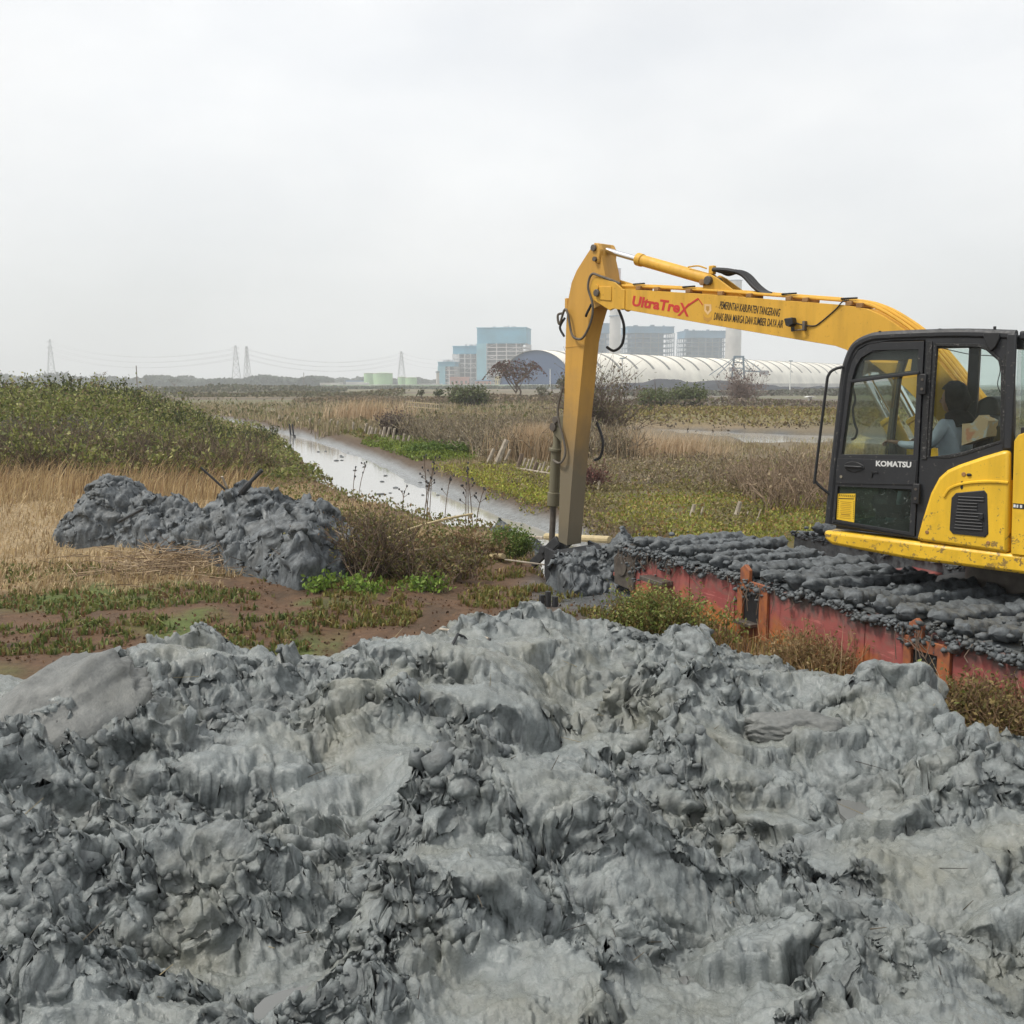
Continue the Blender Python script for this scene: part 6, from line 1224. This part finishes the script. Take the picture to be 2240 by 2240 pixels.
# low buildings and walls
def low(px0, px1, p0, Yd, dep, wall, roof, label, name='low_building', wins=0):
    a, b = at(px0, 735, Yd), at(px1, 735, Yd); H = max(2.5 if Yd > 200 else .9, at(px0, p0, Yd).z if Yd > 200 else 0); W = b.x - a.x; t = empty(name, ((a.x + b.x) / 2, Yd + dep / 2, 0)); tag(t, label, 'building', 'low buildings of the power station')
    MB().box((0, 0, H * .425), (W, dep, H * .85)).build('wall', wall, t); MB().plate([(-W / 2 - .5, H * .85), (W / 2 + .5, H * .85), (W / 2, H), (-W / 2, H)], [], -dep / 2 - .4, dep / 2 + .4).build('roof', roof, t)
    for k in range(wins): MB().box((-W / 2 + W * (k + .5) / wins, -dep / 2 - .02, H * .48), (W / wins * .5, .12, H * .28)).build('window', M['f_strip'], t)
low(655, 690, 722, 860, 20, M['f_bwhite'], M['f_bwhite'], 'long low white building before the tanks', wins=7)
low(604, 640, 722, 880, 20, M['f_bwhite'], M['f_conc'], 'white low building at the left end of the power station', wins=6)
low(653, 700, 718, 960, 25, M['f_bwhite'], M['f_roofb'], 'low building with a blue roof behind the white ones', wins=5)
low(849, 884, 711, 900, 20, M['f_pink'], M['f_pink'], 'pink walled transfer house before the boiler houses', 'transfer_house', 4)
low(897, 926, 717, 890, 20, M['f_pink'], M['f_roofb'], 'small pink house before the tallest boiler house', 'transfer_house', 4)
low(790, 832, 724, 900, 18, M['f_case'], M['f_bwhite'], 'low grey building with white roof right of the tanks', wins=6)
low(934, 948, 710, 870, 12, M['f_yel'], M['f_yel'], 'small yellow tower block at the left of the red leaved tree', 'tower_block', 3)
low(1527, 1533, 757, 140, .6, M['f_bwhite'], M['f_bwhite'], 'tiny white hut in the grey field left of the cab', 'hut', 1)
low(606, 624, 724, 640, 12, M['f_bwhite'], M['f_conc'], 'small white house alone in the far fields', 'house', 3)
tw_ = at(826, 735, 900); t = empty('vent_stack', (tw_.x, 900, 0)); tag(t, 'short grey stack right of the tanks', 'stack'); MB().tube([(0, 0, 0), (0, 0, at(826, 700, 900).z)], [1.6, 1.3], 12).build('shaft', M['f_conc'], t); MB().tube([(0, 0, at(826, 703, 900).z), (0, 0, at(826, 701, 900).z)], [1.9, 1.9], 12).build('rim', M['f_steel'], t)
a, b = at(610, 735, 560), at(1075, 735, 560); t = empty('boundary_wall', ((a.x + b.x) / 2, 560, 0)); tag(t, 'long pale green boundary wall of the power station', 'wall'); wl_ = b.x - a.x
MB().box((0, 0, 1.1), (wl_, .4, 2.2)).build('wall_face', M['f_wall'], t); MB().box((0, 0, 2.3), (wl_, .7, .22)).build('coping', M['f_bwhite'], t)
for k in range(40): MB().box((-wl_ / 2 + wl_ * (k + .5) / 40, -.3, 1.15), (.6, .3, 2.3)).build('pier', M['f_wall'], t)
a, b = at(1195, 735, 300), at(1305, 735, 300); t = empty('boundary_wall', ((a.x + b.x) / 2, 300, 0), R(-6)); tag(t, 'pale green wall strip below the coal heap', 'wall'); MB().box((0, 0, .5), (b.x - a.x, .4, 1.0)).build('wall_face', M['f_wall'], t); MB().box((0, 0, 1.1), (b.x - a.x, .6, .2)).build('coping', M['f_bwhite'], t)
# straw coloured low fence left of the shrubs
a, b = at(766, 757, 92), at(828, 760, 88); t = empty('reed_fence', (a.x, a.y, 0)); tag(t, 'low pale reed fence in the far field left of the green shrubs', 'fence'); d_ = b - a
for k in range(16): p = Vector((d_.x * k / 15, d_.y * k / 15, 0)); MB().tube([p + Vector((0, 0, -.2)), p + Vector((0, 0, 1.15 - .02 * k))], .035, 5).build('fence_slat', M['wood'], t)
for z in (.55, .95): MB().bar((0, 0, z), (d_.x, d_.y, z - .15), .05).build('fence_rail', M['bamboo'], t)
# pylons and wires
def pylon(px, ptop, pbw, Yd, label, arms=3, thick=.32, rot=.3):
    P = at(px, ptop, Yd); H = P.z; bw = pbw / 1932 * Yd; t = empty('pylon', (P.x, Yd, 0), rot); tag(t, label, 'pylon', 'lattice pylons on the horizon')
    m = MB(); lv = [0, .2, .38, .54, .68, .80, .90, 1.]
    def c(f, i): w = bw / 2 * (1 - f)**1.0 + .7; s = ((-1, -1), (1, -1), (1, 1), (-1, 1))[i % 4]; return Vector((s[0] * w, s[1] * w, f * H))
    for i in range(4):
        for f0, f1 in zip(lv[:-1], lv[1:]):
            m.bar(c(f0, i), c(f1, i), thick); m.bar(c(f0, i), c(f1, i + 1), thick * .6); m.bar(c(f0, i + 1), c(f1, i), thick * .6); m.bar(c(f1, i), c(f1, i + 1), thick * .6)
    m.build('lattice_mast', M['f_pylon'], t); tips = []
    for k in range(arms):
        f = .70 + .12 * k; w = bw * .42
        ar = MB(); 
        for s in (-1, 1): ar.bar((0, 0, f * H), (s * w, 0, f * H), thick * .8); ar.bar((0, 0, f * H + 2), (s * w, 0, f * H), thick * .6); tips.append(t.location + Vector((s * w * math.cos(rot), s * w * math.sin(rot), f * H - .8)))
        ar.build('cross_arm', M['f_pylon'], t)
    return tips
p1 = pylon(93.7, 640, 15, 1500, 'faint tall pylon at the far left above the shrub mound', thick=.5)
p2 = pylon(444, 652, 16, 1050, 'larger left pylon of the close pair')
p3 = pylon(465, 653, 10, 1150, 'slimmer right pylon of the close pair', rot=.9)
p4 = pylon(757, 663, 14, 1250, 'pylon between the pale green tanks')
M['wire'] = plain('power_line', (.42, .42, .43), .6)
k = 0
def wire(a, b, lab, sag=9.):
    pts = [Vector(a).lerp(Vector(b), i / 14) - Vector((0, 0, sag * 4 * (i / 14) * (1 - i / 14))) for i in range(15)]
    tag(MB().tube(pts, .11, 4).build('power_line', M['wire']), lab, 'power line', 'power lines between the pylons')
off = [Vector((-700, 1500, 38 - 0 * i)) for i in range(6)]
LV = ('lowest', 'middle', 'highest'); LS = ('left end', 'right end')
for i in (0, 1, 2, 3, 4, 5): wire(p2[i], p1[i], f'power line from the {LV[i // 2]} arm, {LS[i % 2]}, of the larger pylon to the left', 14)
for i in (0, 1, 2, 3, 4, 5): wire(p3[i], p4[i], f'power line from the {LV[i // 2]} arm, {LS[i % 2]}, of the slimmer pylon to the tanks', 12)
for i in (1, 3, 5): wire(p4[i], at(905, 690 - 4 * i, 1060), f'{LV[i // 2]} of the thin power lines from the pylon at the tanks to the boiler houses', 6)
# poles on the left
for px, p0, Yd, lab in ((257, 690, 420, 'thin pole sticking up behind the shrub mound'), (573, 703, 700, 'thin pole in the fields right of the pylon pair')):
    P = at(px, p0, Yd); tag(MB().tube([(P.x, Yd, 0), (P.x, Yd, P.z)], .22, 6).build('pole', M['bark']), lab, 'pole')
# far trees
def crown_tree(name, px, ptop, Yd, w, label, lc, flat=1., n=900, leaf=None, lower=.35, cat='tree', group=None, bark='bark', holes=.25):
    P = at(px, ptop, Yd); H = P.z; W = w / 1932 * Yd; t = empty(name, (P.x, Yd, 0)); tag(t, label, cat, group); leaf = leaf or W * .05
    m = MB(); g = random.Random(int(px)); m.tube(spline([(0, 0, -.2), (g.uniform(-.1, .1) * W, 0, H * .2), (g.uniform(-.1, .1) * W, 0, H * .42)], 4), list(np.linspace(H * .028, H * .016, 9)), 7)
    ends = []
    for k in range(11):
        a = 2 * math.pi * k / 11; q = Vector((math.cos(a) * W * g.uniform(.18, .46), math.sin(a) * W * g.uniform(.15, .4), H * g.uniform(.55, .92))); s = Vector((0, 0, H * g.uniform(.16, .42)))
        m.tube(spline([s, s.lerp(q, .5) + Vector((0, 0, -.04 * H)), q], 3), list(np.linspace(H * .013, H * .004, 7)), 5); ends += [q, s.lerp(q, .7)]
        for _ in range(2): e = q + Vector((g.uniform(-.14, .14) * W, g.uniform(-.14, .14) * W, g.uniform(-.08, .08) * H)); m.tube([s.lerp(q, .7), e], [H * .006, H * .003], 4); ends.append(e)
    m.build('trunk', M[bark], t)
    E_ = np.array(ends); p = E_[rng.integers(0, len(E_), n)] + rng.normal(0, 1, (n, 3)) * np.array((W * .075, W * .075, H * .055)); r_ = np.hypot(p[:, 0], p[:, 1]) / (W / 2)
    p[:, 2] = np.minimum(p[:, 2], H * (1 - .38 * np.clip(r_, 0, 1.2)**2.2)); p = p[(p[:, 2] > H * lower) & (rng.uniform(0, 1, n) > holes)]
    leaves('crown', p, leaf, lc, t, .4); return t
RED = [(.13, .055, .05), (.10, .06, .045), (.16, .08, .065), (.07, .055, .035), (.12, .10, .06)]
crown_tree('red_leaved_tree', 974, 671, 158, 108, 'sparse tree with dark reddish leaves in front of the vaulted hall end', RED, n=2000, leaf=.36, lower=.2, holes=.2)
crown_tree('umbrella_tree', 328, 712, 560, 28, 'flat topped umbrella tree far off right of the shrub mound', [(.08, .09, .06)], n=500, lower=.6)
crown_tree('bare_tree', 186, 695, 380, 36, 'pale hazy tree behind the top of the shrub mound', [(.16, .15, .12)], n=420)
crown_tree('field_tree', 865, 728, 135, 28, 'dark small tree in the shrub row left of the red leaved tree', [(.08, .10, .035), (.11, .13, .05)], n=500, leaf=.3, lower=.15, group='small trees along the field edge')
crown_tree('field_tree', 827, 731, 140, 20, 'tiny dark tree at the left end of the shrub row', [(.09, .11, .045)], n=300, leaf=.3, lower=.3, group='small trees along the field edge')
crown_tree('field_tree', 795, 732, 150, 15, 'smallest tree beside the reed fence', [(.10, .10, .05)], n=200, leaf=.3, lower=.3, group='small trees along the field edge')
crown_tree('field_tree', 1066, 704, 112, 34, 'leafy grey tree half hidden left of the digging arm', [(.12, .13, .07), (.16, .15, .10)], n=650, leaf=.26, lower=.15, group='small trees along the field edge', holes=.35)
crown_tree('field_tree', 1022, 727, 140, 26, 'sparse low tree between the red leaved tree and the digging arm', [(.12, .12, .07)], n=300, leaf=.28, lower=.15, group='small trees along the field edge')
crown_tree('bare_tree', 1400, 736, 190, 32, 'bare pale tree in the haze below the coal stacker', [(.22, .17, .14)], n=260, leaf=.35)
crown_tree('field_tree', 1322, 736, 210, 30, 'pale green tree in the haze below the coal heap', [(.16, .18, .11)], n=420, leaf=.5, lower=.15, group='small trees along the field edge')
bush('dense green shrub row before the power station left of the red leaved tree', 'shrub', 'shrub', (at(888, 757, 118).x, 118), 2.3, 1.9, 120, 2600, .32, [(.09, .12, .04), (.13, .15, .06), (.08, .09, .035)], [(.13, .1, .08)], .03)
# tree lines: masses nobody could count
def treeline(px0, px1, Yd, h, n, cols, leaf, dep=60, g=rng, wav=1.):
    x0, x1 = at(px0, 735, Yd).x, at(px1, 735, Yd).x; x = g.uniform(x0, x1, n); y = Yd + g.uniform(-.5, .5, n) * dep; k = (x - x0) / (x1 - x0)
    hh = np.interp(k, np.linspace(0, 1, len(h)), h) * (.78 + .5 * wav * fbm(x * .03, x * 0 + Yd, 4, 9)); z = hh * g.uniform(0, 1, n)**.7
    stuff(leaves('treeline', np.column_stack([x, y, z]), leaf, cols, up=.3, aspect=.9))
treeline(290, 620, 1000, [9, 11, 6, 7, 8, 11, 12, 10, 9, 8], 9000, [(.05, .07, .04), (.07, .085, .05)], 4.5)
treeline(480, 1000, 1300, [10, 9, 12, 9, 8, 10], 5000, [(.06, .075, .05)], 5.)
treeline(-300, 360, 1100, [12, 14, 12, 10], 5000, [(.06, .07, .05)], 5.)
treeline(590, 1080, 540, [2.0, 2.2, 1.6, 2.4, 1.8, 2.5], 5200, [(.13, .15, .10), (.17, .17, .12)], 1.1, 14, wav=.6)
treeline(1150, 1960, 235, [1.4, 2.0, 1.2, 1.8, 1.4, 2.2, 1.6, 1.2], 6500, [(.15, .16, .12), (.19, .18, .15), (.14, .13, .11)], .7, 26, wav=.8)
treeline(280, 640, 330, [2.5, 1.5, 3, 2, 2.6, 1.8], 2600, [(.12, .13, .08), (.16, .15, .10)], 1.0, 40, wav=.8)
treeline(330, 760, 210, [1.2, .8, 1.6, 1.0, 1.5], 2600, [(.15, .13, .08), (.12, .12, .06)], .6, 30, wav=.9)
treeline(600, 1100, 150, [.9, 1.2, 1.0, 1.4, 1.0, 1.2], 9000, [(.19, .145, .10), (.14, .12, .07), (.23, .18, .12)], .35, 40, wav=.8)
treeline(1180, 2000, 118, [.8, 1.1, .7, 1.0, .8], 5200, [(.2, .155, .12), (.15, .12, .09), (.14, .13, .06)], .32, 16, wav=.8)
# ------------------------------------------------------------------ haze: one closed box of thin pale air
mb = MB(); mb.box((0, 800, 85), (4600, 2600, 176)); hm = bpy.data.materials.new('haze_air'); hm.use_nodes = True; hn = hm.node_tree.nodes; hn.clear()
ho = hn.new('ShaderNodeOutputMaterial'); hv = hn.new('ShaderNodeVolumePrincipled'); hv.inputs['Color'].default_value = (.93, .97, 1., 1); hv.inputs['Density'].default_value = .0005; hv.inputs['Anisotropy'].default_value = .2
hm.node_tree.links.new(hv.outputs[0], ho.inputs['Volume'])
hzb = mb.build('haze', hm); tag(hzb, kind='stuff')
